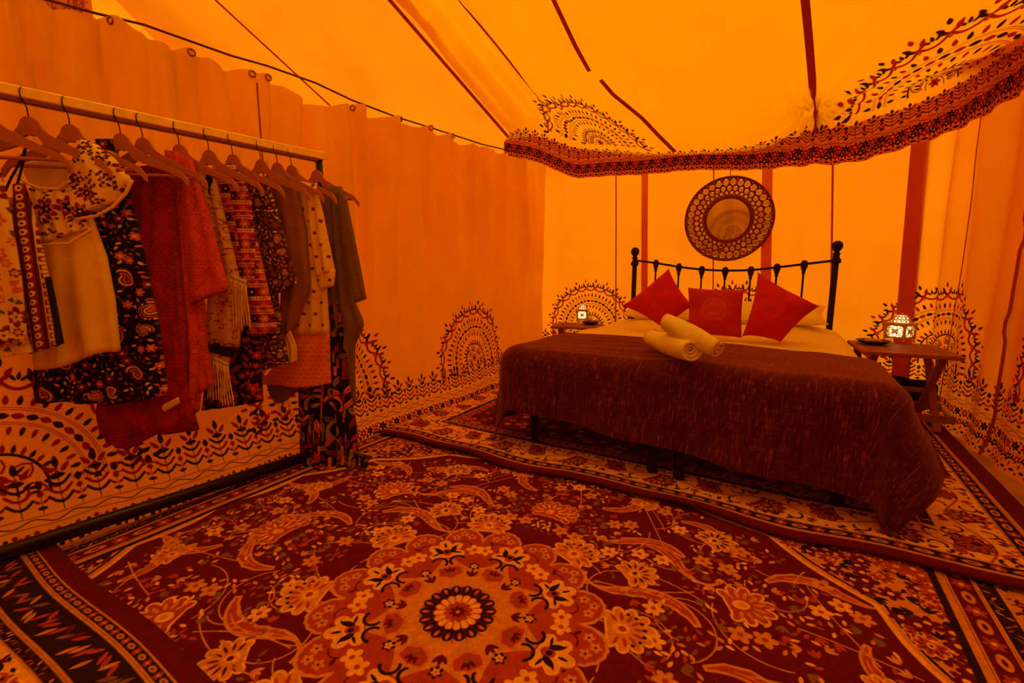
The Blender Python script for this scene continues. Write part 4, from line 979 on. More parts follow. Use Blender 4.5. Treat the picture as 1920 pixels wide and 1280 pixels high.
# white pillows lean on the headboard
for (a0, a1, lab, sd) in ((0.02, 0.70, 'white pillow half hidden behind the left diamond shaped red cushion', 1), (0.76, 1.46, 'white pillow half hidden behind the right diamond shaped red cushion', 2)):
    pillow_quad('pillow', [bed(a0, 1.50, 0.66), bed(a1, 1.50, 0.66), bed(a1, 1.84, 0.76), bed(a0, 1.84, 0.76)], 0.15, sheet_m, lab, 'pillow', 'white pillows at the headboard', seed=sd)
red_m = mat('red_cushion_cloth', (0.50, 0.0035, 0.004), 0.8, noise=0.10, nscale=25, bump=0.3, bscale=300, sheen=0.04)
cu = Paint(1, 1, 500, (0.44, 0.010, 0.008))
for r in (0.235, 0.205, 0.145, 0.105): cu.arc(0.5, 0.5, r, 0.007, (0.62, 0.12, 0.05))
for r, n_ in ((0.185, 40), (0.125, 26), (0.08, 16)):
    for k in range(n_): cu.disc(0.5 + r * math.cos(2 * PI * k / n_), 0.5 + r * math.sin(2 * PI * k / n_), 0.008, (0.55, 0.09, 0.04))
for r in (0.06, 0.03): cu.arc(0.5, 0.5, r, 0.006, (0.55, 0.09, 0.04))
for e in (0.06, 0.94):
    for k in range(30): cu.disc(0.05 + 0.03 * k, e, 0.006, (0.48, 0.05, 0.03)); cu.disc(e, 0.05 + 0.03 * k, 0.006, (0.48, 0.05, 0.03))
cu_m = mat('embroidered_cushion_cloth', (1, 1, 1), 0.75, img=cu.image('embroidered_cushion'), size=(1, 1), noise=0.12, nscale=30, bump=0.25, bscale=300)
def cush_plane(px, tilt): return on_level(*px, 0.622), norm(-EV * math.cos(tilt) + UP * math.sin(tilt))
p0, n0 = cush_plane((1248, 618), 0.50); q = lambda x, y: on_plane(x, y, p0, n0)
pillow_quad('cushion', [q(1248, 618), q(1299, 574), q(1254, 503), q(1166, 573)], 0.15, red_m, 'plain red cushion on its corner, leftmost of three on the bed', 'cushion', 'red cushions on the bed', seed=3)
p0, n0 = cush_plane((1340, 630), 0.42)
pillow_quad('cushion', [q(1289, 628), q(1391, 633), q(1395, 543), q(1290, 539)], 0.12, cu_m, 'red cushion embroidered with rings, upright in the middle of the bed', 'cushion', 'red cushions on the bed', seed=4, pinch=0.05)
p0, n0 = cush_plane((1428, 636), 0.52)
pillow_quad('cushion', [q(1392, 630), q(1464, 641), q(1537, 574), q(1421, 510)], 0.17, red_m, 'plain red cushion on its corner, rightmost of three on the bed', 'cushion', 'red cushions on the bed', seed=6, wr=0.02)

# towels: two rolled towels, one across the other
towel_m = mat('white_terry', (0.84, 0.80, 0.68), 0.95, bump=0.8, bscale=170, noise=0.05, nscale=50, sheen=0.3)
def towel(name, A, B, r, turns, label, fat=1.0):
    """rolled towel from its open end A to B: a spiral swept along the axis"""
    A = np.asarray(A, float); B = np.asarray(B, float); z = norm(B - A); x = norm(np.cross(z, UP)); y = np.cross(x, z); L = np.linalg.norm(B - A)
    nt, nl = 90, 16; th = np.linspace(0, turns * 2 * PI, nt); t = np.linspace(0, 1, nl); V = []
    for k in t:
        sc = 0.88 + 0.16 * math.sin(PI * min(1, k * 1.1)) * fat - 0.10 * max(0, k - 0.7)
        for q_ in th:
            rr = r * sc * (0.16 + 0.84 * q_ / th[-1]) * (1 + 0.03 * math.sin(3 * q_ + 5 * k)); end = 0.02 * (1 - q_ / th[-1]) * (1 if k < 0.05 else 0)
            V.append(A + z * (k * L + end) + rr * (math.cos(q_) * x + 0.92 * math.sin(q_) * y))
    P = np.array(V).reshape(nl, nt, 3); ctr = A[None, None] + z * ((P - A) @ z)[..., None]; Ni = P - ctr; Ni /= np.maximum(np.linalg.norm(Ni, axis=2, keepdims=True), 1e-6)
    mb = MB(); n = nl * nt; F = grid_faces(nl, nt)
    rim = list(range(nt)) + [i * nt + nt - 1 for i in range(1, nl)] + [(nl - 1) * nt + j for j in range(nt - 2, -1, -1)] + [i * nt for i in range(nl - 2, 0, -1)]
    V2 = np.concatenate([P.reshape(-1, 3), (P - Ni * r * 0.17).reshape(-1, 3)])
    mb.add(V2, F + [tuple(n + i for i in f[::-1]) for f in F] + [(rim[k], n + rim[k], n + rim[(k + 1) % len(rim)], rim[(k + 1) % len(rim)]) for k in range(len(rim))])
    o = mb.build(name, towel_m, loc=tuple(A - UP * r)); return tag(o, label, 'towel', 'rolled white towels on the bed')
tz = 0.625
t1a = on_level(1298, 657, tz + 0.045); t1b = on_level(1222, 633, tz + 0.045)
towel('towel', t1a, t1b, 0.066, 3.2, 'rolled white towel lying on the throw, its spiral end facing out')
t2a = on_level(1250, 603, tz + 0.150); t2b = on_level(1348, 655, tz + 0.055)
towel('towel', t2a, t2b, 0.058, 2.2, 'rolled white towel propped across the other towel', 1.2)

# ================================================================== MIRROR
mc = on_vert(1365, 411, C0 - 0.085 * EV[:2], TH_B)
wood_red = mat('dark_red_lacquer', (0.19, 0.010, 0.008), 0.45, noise=0.2, nscale=60)
mir_m = mat('mirror_glass', (0.86, 0.84, 0.80), 0.04, metal=1.0)
MR = 0.345
mo = thing('mirror', 'round wall mirror in a wide dark fretwork ring hanging above the headboard', 'mirror', tuple(mc))
mb = MB(); N_ = 72
prof = [(0.165, -0.004), (0.165, 0.016), (0.178, 0.020), (0.190, 0.012), (0.326, 0.012), (0.334, 0.020), (MR, 0.018), (MR, -0.004), (0.165, -0.004)]
V = []; 
for r, h in prof:
    for k in range(N_):
        t = 2 * PI * k / N_; V.append(mc + EU * r * math.cos(t) + UP * r * math.sin(t) - EV * h)
mb.add(V, [(i * N_ + k, i * N_ + (k + 1) % N_, (i + 1) * N_ + (k + 1) % N_, (i + 1) * N_ + k) for i in range(len(prof) - 1) for k in range(N_)])
ringo = mb.build('frame', wood_red, mo)
MB().lathe([(0.0001, 0.009), (0.167, 0.009), (0.167, -0.003), (0.0001, -0.003)], mc, 64, ax=-EV).build('glass', mir_m, mo, smooth=False)
disc = None; rd = random.Random(2)
def small_disc(r, ang, rad, first=[None]):
    p = mc + EU * r * math.cos(ang) + UP * r * math.sin(ang) - EV * 0.013
    if first[0] is None:
        first[0] = MB().lathe([(1.0, -0.10), (1.0, 0.10), (0.88, 0.16), (0.84, 0.10), (0.0001, 0.10)], base_of(ringo), 18, ax=(0, -1, 0)).build('mirror_disc', mir_m, ringo, smooth=False)
        o = first[0]
    else: o = copy_part(first[0], ringo)
    tx, tz = rd.uniform(-0.03, 0.03), rd.uniform(-0.03, 0.03)
    Mx = Matrix((tuple(EU), tuple(EV), tuple(UP))).transposed().to_4x4()
    o.matrix_local = Matrix.Translation(Vector(p - base_of(ringo))) @ Mx @ Matrix.Rotation(tx, 4, 'X') @ Matrix.Rotation(tz, 4, 'Z') @ Matrix.Diagonal((rad, 0.02, rad, 1))
for r, n, rad in ((0.297, 34, 0.0245), (0.247, 34, 0.0175), (0.2105, 34, 0.0125)):
    for k in range(n): small_disc(r, 2 * PI * (k + (0.5 if r == 0.247 else 0)) / n, rad)
for r, n, rad, ph in ((0.2725, 34, 0.0065, 0), (0.2290, 34, 0.0055, 0.5), (0.3235, 34, 0.005, 0.5), (0.1955, 34, 0.0045, 0.5)):
    for k in range(n): small_disc(r, 2 * PI * (k + ph) / n, rad)
MB().tube([mc + UP * (MR - 0.01) - EV * 0.003, mc + UP * (MR + 0.30) + EV * 0.03], 0.003, 6).build('hanging_cord', rope_m, mo)

mo.rotation_mode = 'QUATERNION'; mo.rotation_quaternion = Matrix.Rotation(math.radians(6.5), 4, Vector(EU)).to_quaternion()   # leans forward on its cord
# ================================================================== BEDSIDE TABLES, LANTERNS, DISHES
teak = mat('teak_slats', (0.30, 0.080, 0.040), 0.5, noise=0.30, nscale=14, stretch=(3, 3, 40), bump=0.15, bscale=80)
def rotv(deg): t = math.radians(deg); return np.array([math.cos(t), math.sin(t), 0]), np.array([-math.sin(t), math.cos(t), 0])
def table(FL, deg, w, d, h, label, zf):
    u, v = rotv(deg); FL = np.array([FL[0], FL[1], 0.0]); ax = (u, v, UP)
    t = thing('folding_table', label, 'table', tuple(FL + u * w / 2 + v * d / 2 + UP * zf), 'slatted folding tables')
    at = lambda a, b, z: FL + u * a + v * b + UP * z
    for b in (0.025, d - 0.025): MB().box(at(w / 2, b, h - 0.012), (w, 0.05, 0.024), ax, 0.004).build('top_rail', teak, t, smooth=False)
    for a in (0.025, w - 0.025): MB().box(at(a, d / 2, h - 0.012), (0.05, d - 0.1, 0.024), ax, 0.004).build('top_rail', teak, t, smooth=False)
    n = 9; sl = None
    for k in range(n):
        b = 0.05 + (d - 0.10) * (k + 0.5) / n
        if sl is None: sl = MB().box(at(w / 2, b, h - 0.010), (w - 0.1, (d - 0.10) / n - 0.014, 0.018), ax, 0.003).build('slat', teak, t, smooth=False); b0 = b
        else: copy_part(sl, t, Matrix.Translation(Vector(v * (b - b0))))
    for a in (0.05, w - 0.05):
        sg = 1 if a < w / 2 else -1
        MB().bar(at(a, 0.10, zf), at(a, d - 0.07, h - 0.026), 0.022, 0.040, up=u, bev=0.003).build('leg', teak, t, smooth=False)
        MB().bar(at(a + sg * 0.024, d - 0.10, zf), at(a + sg * 0.024, 0.07, h - 0.026), 0.022, 0.040, up=u, bev=0.003).build('leg', teak, t, smooth=False)
    for (b, z) in ((0.14, 0.12), (d - 0.14, 0.14)): MB().bar(at(-0.01, b, z), at(w + 0.04, b, z), 0.022, 0.045, bev=0.003).build('stretcher', teak, t, smooth=False)
    MB().bar(at(0.05, d / 2, h * 0.5), at(w - 0.05, d / 2, h * 0.5), 0.018, 0.030, bev=0.003).build('stretcher', teak, t, smooth=False)
    return t, at
TRH, TLH = 0.53, 0.52
tR, atR = table((2.16, 2.80), -27, 0.475, 0.53, TRH, 'reddish slatted folding table standing right of the bed by the tent corner', 0.045)
tL, atL = table((0.36, 4.26), -18, 0.44, 0.36, TLH, 'reddish slatted folding table standing left of the bed, half hidden by it', 0.045)
lant_m = mat('white_lantern_metal', (0.62, 0.42, 0.24), 0.5)
liner_m = bpy.data.materials.new('lantern_paper'); N, L = nodes_of(liner_m); N.remove(N['Principled BSDF'])
e_ = N.new('ShaderNodeEmission'); e_.inputs[0].default_value = (1.0, 0.62, 0.20, 1); e_.inputs[1].default_value = 1.15; L.new(e_.outputs[0], N['Material Output'].inputs[0])
wax_m = mat('candle_wax', (0.9, 0.8, 0.6), 0.5); flame_m = emit('flame', (1.0, 0.75, 0.35), 9.0)
def lantern(c, w, hh, deg, label):
    """square cut metal lantern: feet, corner posts, pierced sides, brim, ribbed dome, candle within"""
    u, v = rotv(deg); c = np.asarray(c, float); t = thing('lantern', label, 'lantern', tuple(c), 'pierced white lanterns')
    P = lambda a, b, z: c + u * a + v * b + UP * z
    h = w / 2; z0, z1 = 0.16 * hh, 0.60 * hh; R = 0.0022
    for sx in (-1, 1):
        for sy in (-1, 1):
            MB().lathe([(0.0065, 0), (0.0045, 0.012), (0.007, z0)], P(sx * h, sy * h, 0), 8).build('foot', lant_m, t)
            MB().bar(P(sx * h, sy * h, z0 - 0.002), P(sx * h, sy * h, z1), 0.011, 0.011).build('corner_post', lant_m, t, smooth=False)
    MB().box(P(0, 0, z0), (w, w, 0.006), (u, v, UP)).build('floor_plate', lant_m, t, smooth=False)
    brim = MB(); 
    for (q, hz) in ((1.16, 0.0), (1.06, 0.010)):
        brim.box(P(0, 0, z1 + hz), (w * q, w * q, 0.008), (u, v, UP), 0.003)
    brim.build('brim', lant_m, t, smooth=False)
    bead = MB()
    for k in range(12):
        for (a, b) in ((-1, 0), (1, 0), (0, -1), (0, 1)):
            l = (k / 11 - 0.5) * w * 1.12; bead.ball(P(a * h * 1.12 if a else l, b * h * 1.12 if b else l, z1 + 0.007), 0.0045, 6, 4)
    bead.build('beading', lant_m, t)
    for (dn, dt) in ((-v, u), (v, u), (u, v), (-u, v)):                  # pierced fretwork: cross, ring and four petals
        f = MB(); m = (z0 + z1) / 2; sx, sz = h * 0.86, (z1 - z0) / 2 * 0.90; Q = lambda a, b: c + dn * (h - 0.001) + dt * a * sx + UP * (m + b * sz)
        for a, b in ((-1, -1), (-1, 1)): f.tube([Q(a, b), Q(-a, -b)], R * 1.2, 5)
        f.tube([Q(0.34 * math.cos(k), 0.34 * math.sin(k)) for k in np.linspace(0, 2 * PI, 17)[:-1]], R * 1.3, 5, closed=True)
        for (ca, cb) in ((0.55, 0), (-0.55, 0), (0, 0.55), (0, -0.55)):
            f.tube([Q(ca + 0.40 * math.cos(k) * (1 if ca else 0.62), cb + 0.40 * math.sin(k) * (1 if cb else 0.62)) for k in np.linspace(0, 2 * PI, 15)[:-1]], R * 1.2, 5, closed=True)
        for (ca, cb) in ((0.72, 0.72), (-0.72, 0.72), (0.72, -0.72), (-0.72, -0.72)):
            f.tube([Q(ca + 0.22 * math.cos(k), cb + 0.22 * math.sin(k)) for k in np.linspace(0, 2 * PI, 11)[:-1]], R, 5, closed=True)
        for a in (-1, 1): f.tube([Q(a, -1.06), Q(a, 1.06)], R * 1.6, 5); f.tube([Q(-1, a), Q(1, a)], R * 1.6, 5)
        f.build('fretwork_side', lant_m, t)
    dz = z1 + 0.012; rd_ = h * 0.86; dh = hh - dz - 0.012; d = MB()
    dome = lambda az, s: P(rd_ * math.cos(s) ** 0.75 * math.cos(az), rd_ * math.cos(s) ** 0.75 * math.sin(az), dz + dh * math.sin(s))
    for k in range(12):
        az = 2 * PI * k / 12; d.tube([dome(az, s) for s in np.linspace(0, PI / 2 - 0.12, 9)], R * 1.1, 5)
        for s0 in (0.20, 0.62): d.tube([dome(az + PI / 12 + 0.17 * math.cos(q), s0 + 0.17 * math.sin(q)) for q in np.linspace(0, 2 * PI, 11)[:-1]], R, 5, closed=True)
    for s in (0.0, 0.42, 0.86, 1.2): d.tube([dome(a, s) for a in np.linspace(0, 2 * PI, 25)[:-1]], R * 1.2, 5, closed=True)
    d.build('pierced_dome', lant_m, t)
    MB().lathe([(0.012, 0), (0.006, 0.004), (0.008, 0.009), (0.0001, 0.016)], P(0, 0, hh - 0.014), 10).build('finial', lant_m, t)
    lm = MB(); lw = w * 0.80
    lm.tube([P(0, 0, z0 + 0.004), P(0, 0, z1 - 0.004)], lw * 0.60, 16, cap=False)
    lm.lathe([(rd_ * 0.84, dz), (rd_ * 0.80, dz + dh * 0.35), (rd_ * 0.55, dz + dh * 0.72), (0.0001, dz + dh * 0.90)], c, 16)
    lm.build('glowing_liner', liner_m, t, label='lit inner liner glowing pale yellow')
    MB().lathe([(0.018, 0), (0.018, 0.014), (0.0001, 0.014)], P(0, 0, z0 + 0.004), 12).build('candle', wax_m, t)
    MB().lathe([(0.0001, 0), (0.005, 0.006), (0.004, 0.014), (0.0001, 0.026)], P(0, 0, z0 + 0.020), 8).build('flame', flame_m, t)
    lp = bpy.data.lights.new('candle_light', 'POINT'); lp.energy = 0.9; lp.color = (1, 0.55, 0.18); lp.shadow_soft_size = 0.03
    lo = bpy.data.objects.new('candle_light', lp); link(lo); lo.location = P(0, 0, hh * 0.5 + 0.0); lo.parent = t; lo.location = Vector(P(0, 0, hh * 0.5) - c)
    return t
pr = on_level(1685, 641, TRH); lantern(pr, 0.118, 0.205, 22, 'glowing pierced white lantern on the right bedside table')
pl_ = on_level(1092, 603, TLH); lantern(pl_, 0.098, 0.19, -14, 'glowing pierced white lantern on the left bedside table')
dish_m = mat('dark_wooden_dish', (0.050, 0.014, 0.010), 0.4)
def dish(px, py, h, r, label):
    c = on_level(px, py, h); k = r / 0.1
    o = MB().lathe([(0.0001, 0.002), (0.045 * k, 0.001), (0.062 * k, 0.006), (0.085 * k, 0.016), (0.100 * k, 0.026), (0.101 * k, 0.029), (0.096 * k, 0.029), (0.080 * k, 0.019), (0.058 * k, 0.012), (0.0001, 0.011)], c, 28).build('dish', dish_m, loc=tuple(c))
    tag(o, label, 'dish', 'dark wooden dishes'); return c
dc = dish(1637, 645, TRH, 0.098, 'dark round dish holding a small pale packet on the right table')
dish(1107, 608, TLH, 0.085, 'dark round dish beside the lantern on the left table')
u_, v_ = rotv(-14)
sp_o = MB().box(dc + UP * 0.024, (0.085, 0.05, 0.022), (u_, v_, UP), 0.004).build('soap_packet', mat('pale_packet', (0.62, 0.36, 0.22), 0.6, noise=0.1, nscale=40), smooth=False, loc=tuple(dc + UP * 0.013))
tag(sp_o, 'small pale packet lying in the dark dish on the right table', 'packet')
# black bag slumped under the right table
bagm = mat('black_bag_cloth', (0.010, 0.005, 0.005), 0.8, noise=0.3, nscale=20, bump=0.4, bscale=60)
bc = np.array([2.70, 3.22, 0.046]); uB, vB = rotv(-32); n1, n2 = 22, 40
th_, ph_ = np.meshgrid(np.linspace(0, 2 * PI, n2), np.linspace(-PI / 2, PI / 2, n1))
rr_ = 1 + 0.12 * fbm(np.cos(th_) * 1.6 + 5, np.sin(th_) * 1.6 + ph_ * 1.4, 91)
ex = lambda q, p: np.sign(q) * np.abs(q) ** p
Pb = bc + (ex(np.cos(ph_), 0.6) * ex(np.cos(th_), 0.7) * 0.24 * rr_)[..., None] * uB + (ex(np.cos(ph_), 0.6) * ex(np.sin(th_), 0.7) * 0.085 * rr_)[..., None] * vB + ((0.085 + 0.085 * ex(np.sin(ph_), 0.6)) * (1 + 0.35 * np.cos(th_ - 0.3) * (np.sin(ph_) > 0)) * rr_)[..., None] * UP
Pb[..., 2] = np.maximum(Pb[..., 2], bc[2])
bag = thing('bag', 'slumped black bag lying on the floor under the right bedside table', 'bag', tuple(bc))
MB().sheet(Pb).build('body', bagm, bag)
MB().tube([bc + uB * (0.10 * math.cos(t) + 0.06) + vB * -0.06 + UP * (0.17 + 0.05 * math.sin(t)) for t in np.linspace(0.0, PI, 14)], 0.007, 6).build('handle', bagm, bag)

# ================================================================== CLOTHES RACK
RAZ = 1.58
RA = np.array([-1.608, 1.575, RAZ]); RB = np.array([-0.950, 2.415, RAZ]); RD = norm(RB - RA)
steel = mat('brushed_brass_tube', (0.92, 0.72, 0.36), 0.35, metal=0.1, noise=0.12, nscale=18)
blk = mat('black_rack_tube', (0.014, 0.007, 0.007), 0.35, spec=0.5)
rack = thing('clothes_rack', 'long clothes rail with brassy top bar and black base in front of the left curtain', 'clothes rack', tuple((RA + RB) / 2 * (1, 1, 0) + UP * 0.03))
RS = RA - RD * 0.95; RE = RB + RD * 0.0
def on_rail(px):
    lo, hi = -0.9, 1.2
    for _ in range(50):
        m = (lo + hi) / 2; p = RA + RD * m; zc = p[1] * cp_ - (p[2] - CAMH) * sp_; c = 960 + FPX * p[0] / zc
        lo, hi = (m, hi) if c < px else (lo, m)
    return RA + RD * lo
SDR = norm(np.cross(RD, UP))
MB().box((RS + RE) / 2, (np.linalg.norm(RE - RS), 0.030, 0.036), (RD, SDR, UP), 0.004).build('top_bar', steel, rack, smooth=False)
MB().box((RS + RE) / 2 - UP * 0.024, (np.linalg.norm(RE - RS) - 0.05, 0.022, 0.018), (RD, SDR, UP), 0.003).build('under_bar', mat('dark_brass_tube', (0.20, 0.07, 0.03), 0.4, metal=0.7), rack, smooth=False)
for e in (RE - RD * 0.015, RS + RD * 0.015):
    MB().box(e, (0.045, 0.040, 0.040), (RD, SDR, UP), 0.005).build('end_cap', steel, rack, smooth=False)
    MB().tube([e * (1, 1, 0) + UP * 0.05, e - UP * 0.018], 0.015, 12).build('post', blk, rack)
    f0, f1 = e * (1, 1, 0) + SDR * 0.26 + UP * 0.075, e * (1, 1, 0) - SDR * 0.05 + UP * 0.075
    MB().tube([f0, f1], 0.014, 10).build('foot_bar', blk, rack)
    for f in (f0, f1): MB().lathe([(0.0001, -0.012), (0.022, -0.012), (0.024, -0.006), (0.024, 0.006), (0.022, 0.012), (0.0001, 0.012)], f * (1, 1, 0) + UP * 0.042, 14, ax=RD).build('castor', blk, rack)
MB().tube([RS * (1, 1, 0) + UP * 0.075, RE * (1, 1, 0) + UP * 0.075], 0.019, 12).build('base_bar', blk, rack)
MB().tube([RS * (1, 1, 0) + UP * 0.038 - SDR * 0.03, RE * (1, 1, 0) + UP * 0.038 - SDR * 0.03], 0.010, 10).build('lower_bar', blk, rack)

hang_m = mat('beech_hanger', (0.42, 0.15, 0.065), 0.45, noise=0.12, nscale=20, stretch=(4, 4, 30))
hook_m = mat('hanger_wire', (0.10, 0.05, 0.03), 0.3, metal=0.9)
class Hung:
    def __init__(s, px, deg): s.p = on_rail(px); s.th = math.radians(-deg); s.u = np.array([math.cos(s.th), math.sin(s.th), 0]); s.n = np.array([math.sin(s.th), -math.cos(s.th), 0])
    def hit(s, x, y, off=0.0): return on_plane(x, y, s.p + s.n * off, s.n)
def hanger_outline(half=0.215):
    xs = np.linspace(-half, half, 41); f = np.abs(xs) / half
    top = -0.070 - 0.035 * np.clip(f / 0.16, 0, 1) ** 2.2 - 0.105 * np.clip((f - 0.12) / 0.88, 0, 1) ** 0.85 - 0.02 * np.clip((f - 0.9) / 0.1, 0, 1); thick = 0.060 - 0.036 * np.clip(f * 1.5, 0, 1) ** 0.8
    return [(x, z) for x, z in zip(xs, top)] + [(x, z) for x, z in zip(xs[::-1], (top - thick)[::-1])]
HP = [-40, 48, 126, 222, 264, 333, 389, 434, 487, 518, 545, 592]
HL = ['wooden hanger at the left picture edge holding the floral top', 'wooden hanger holding the strappy patterned top', 'wooden hanger holding the white embroidered blouse, its right tip showing', 'wooden hanger holding the black paisley skirt',
      'wooden hanger holding the dark red lace top', 'wooden hanger holding the coral crochet cardigan', 'wooden hanger holding the fringed kimono', 'wooden hanger holding the red banded tunic', 'wooden hanger holding the dark paisley tunic',
      'wooden hanger holding the brown ribbed jumper', 'wooden hanger holding the white dotted tunic', 'wooden hanger at the far end of the rail, its right tip bare']
HUNG = []
h0 = None
for i, (px, lab) in enumerate(zip(HP, HL)):
    deg = np.interp(px, [-40, 130, 333, 592], [-14, -12, -2, 9]); H = Hung(px, deg); HUNG.append(H)
    t = thing('clothes_hanger', lab, 'hanger', tuple(H.p), 'wooden hangers on the rail')
    O = np.eye(3)
    if h0 is None:
        b = H.p
        A = MB().plate(hanger_outline(), 0.013, (b, H.u, UP, H.n)).build('wooden_arms', hang_m, t, smooth=False)
        B = MB().tube([b + UP * z + H.u * x for x, z in ((-0.215 * 0.92, -0.215), (0.215 * 0.92, -0.215))], 0.006, 8).build('trouser_bar', hang_m, t)
        hk = [b + H.n * 0.026 * math.sin(a) * (1) + UP * (0.026 * math.cos(a) - 0.006) for a in np.linspace(-2.2, PI * 0.86, 20)] + [b - UP * 0.045 + H.n * 0.004, b - UP * 0.085]
        W_ = MB().tube(hk, 0.0022, 6).build('hook', hook_m, t); h0 = (A, B, W_, deg)
    else:
        Mr = Matrix.Rotation(math.radians(-(deg - h0[3])), 4, 'Z')
        for k_, o in enumerate(h0[:3]):
            if k_ != 1 or i in (2, 3, 4, 11): copy_part(o, t, Mr)

# ---- garment cloths
def cloth_img(name, w, h, ppm, base, fn):
    im = Paint(w, h, ppm, base); fn(im); return im.image(name), (w, h)
rg = random.Random(21)
def scat(im, n, sizes, fn):
    oc = []
    for _ in range(n * 30):
        if len(oc) >= n: break
        x, y, r = rg.uniform(0, im.w), rg.uniform(0, im.h), rg.choice(sizes)
        if any((a - x) ** 2 + (b - y) ** 2 < (0.85 * (c + r)) ** 2 for a, b, c in oc): continue
        oc.append((x, y, r)); fn(im, x, y, r, rg.uniform(0, 6.28), rg.random())
CR = (0.80, 0.62, 0.42); ORG_ = (0.62, 0.14, 0.05); MRN = (0.22, 0.015, 0.015); BK = (0.012, 0.006, 0.008); GRN = (0.16, 0.13, 0.05)
def p_floral(im):
    def f(im, x, y, r, a, k):
        if k < 0.5:
            im.flower(x, y, r, 6, MRN if k < 0.25 else ORG_, BK, a); im.flower(x, y, r * 0.5, 5, CR, MRN, a)
        else:
            for j in (-0.5, 0, 0.5): im.lens(x + r * 0.5 * math.cos(a + j), y + r * 0.5 * math.sin(a + j), a + j, r * 1.3, r * 0.42, GRN); im.line([(x, y), (x + r * math.cos(a + j), y + r * math.sin(a + j))], 0.0015, BK)
    scat(im, 240, (0.034, 0.024, 0.015), f)
def p_ethnic(im):
    for c in range(int(im.w / 0.04) + 1):
        x = c * 0.04; im.rect(x, x + 0.034, 0, im.h, (CR, ORG_, MRN)[c % 3])
        for r in range(int(im.h / 0.028) + 1):
            y = r * 0.028
            if c % 3 == 0: im.rect(x + 0.005, x + 0.029, y + 0.004, y + 0.022, MRN); im.disc(x + 0.017, y + 0.013, 0.006, CR)
            elif c % 3 == 1: im.lens(x + 0.017, y + 0.014, PI / 2, 0.026, 0.024, BK); im.disc(x + 0.017, y + 0.014, 0.005, CR)
            else: im.ell(x + 0.017, y + 0.014, 0.8, 0.011, 0.008, CR); im.disc(x + 0.017, y + 0.014, 0.004, BK)
        for dx in (0.0, 0.034): im.line([(x + dx, 0), (x + dx, im.h)], 0.003, BK)
def p_embroid(im):
    def f(im, x, y, r, a, k):
        if r > 0.025:
            im.flower(x, y, r, 7, (0.22, 0.02, 0.03), CR, a); im.ell(x, y, a, r * 0.62, r * 0.55, ORG_); im.flower(x, y, r * 0.5, 6, BK, CR, a)
        else:
            q = [(x, y)]
            for i in range(6): q.append((q[-1][0] + 0.009 * math.cos(a + i * 0.35), q[-1][1] + 0.009 * math.sin(a + i * 0.35))); im.ell(q[-1][0] + 0.006 * (-1) ** i, q[-1][1] + 0.004, a, 0.006, 0.004, (0.10, 0.012, 0.02))
            im.line(q, 0.0022, (0.10, 0.012, 0.02))
    scat(im, 170, (0.036, 0.030, 0.02, 0.016), f)
def paisley(im, x, y, a, r, cols):
    """nested comma shapes with a curled tip and a beaded rim"""
    sg = 1 if (int(abs(x * 977 + y * 613)) % 2) else -1
    for i, k in enumerate((1.0, 0.80, 0.60, 0.40, 0.22)):
        A, B = [], []; px, py, th = x - 0.15 * r * math.cos(a), y - 0.15 * r * math.sin(a), a
        for t in np.linspace(0, 1, 12):
            w = 0.50 * r * k * (1 - t) ** 0.8 * min(1, 0.55 + t * 3); A.append((px - math.sin(th) * w, py + math.cos(th) * w)); B.append((px + math.sin(th) * w, py - math.cos(th) * w))
            th += sg * (0.05 + 0.42 * t); px += math.cos(th) * r * 0.115 * (0.5 + 0.5 * k); py += math.sin(th) * r * 0.115 * (0.5 + 0.5 * k)
        im.ell(x - 0.15 * r * math.cos(a), y - 0.15 * r * math.sin(a), a, 0.46 * r * k, 0.50 * r * k, cols[i % len(cols)]); im.poly(A + B[::-1], cols[i % len(cols)])
    for j in range(11):
        b = a + PI + (j - 5) * 0.36; im.disc(x - 0.15 * r * math.cos(a) + r * 0.62 * math.cos(b), y - 0.15 * r * math.sin(a) + r * 0.62 * math.sin(b), r * 0.07, cols[0] if j % 2 else cols[2 % len(cols)])
def p_paisley(im):
    def f(im, x, y, r, a, k):
        if r > 0.03: paisley(im, x, y, a, r, (ORG_, BK, CR, MRN) if k < 0.5 else (MRN, CR, BK, ORG_))
        elif r > 0.015: im.flower(x, y, r, 6, ORG_ if k < 0.5 else MRN, CR, a)
        else: im.lens(x, y, a, r * 1.8, r * 0.8, (CR, ORG_, MRN, GRN)[int(k * 4)])
    scat(im, 700, (0.060, 0.050, 0.038, 0.016, 0.010, 0.010), f)
def p_lace(base, hole):
    def g(im):
        for r in range(int(im.h / 0.014) + 1):
            for c in range(int(im.w / 0.012) + 1):
                m = (r // 6 + (c // 7)) % 3; x, y = c * 0.012 + (r % 2) * 0.006, r * 0.014
                if m == 0: im.ell(x, y, 0.8 * (-1) ** (r % 2), 0.0045, 0.0022, hole)
                elif m == 1 and (r + c) % 2: im.lens(x, y, PI / 2 + 0.5 * math.sin(c), 0.012, 0.004, hole)
        for k in range(int(im.h / 0.10) + 1):
            for c in range(int(im.w / 0.10) + 1):
                x, y = c * 0.10 + 0.05 * (k % 2), k * 0.10
                for q in (0.036, 0.026, 0.014): im.poly([(x - q, y), (x, y - q * 1.2), (x + q, y), (x, y + q * 1.2)], base, hole, 0.003)
    return g
def p_kimono(im):
    def f(im, x, y, r, a, k):
        if k < 0.4: im.line([(x + r * (0.2 + 0.8 * t) * math.cos(a + 4 * t), y + r * (0.2 + 0.8 * t) * math.sin(a + 4 * t)) for t in np.linspace(0, 1, 10)], 0.004, MRN)
        elif k < 0.7: paisley(im, x, y, a, r, (MRN, CR, ORG_))
        else: im.flower(x, y, r * 0.7, 5, ORG_, BK, a); im.line([(x - r, y), (x + r, y + r * 0.4)], 0.003, BK)
    scat(im, 620, (0.026, 0.018, 0.011), f)
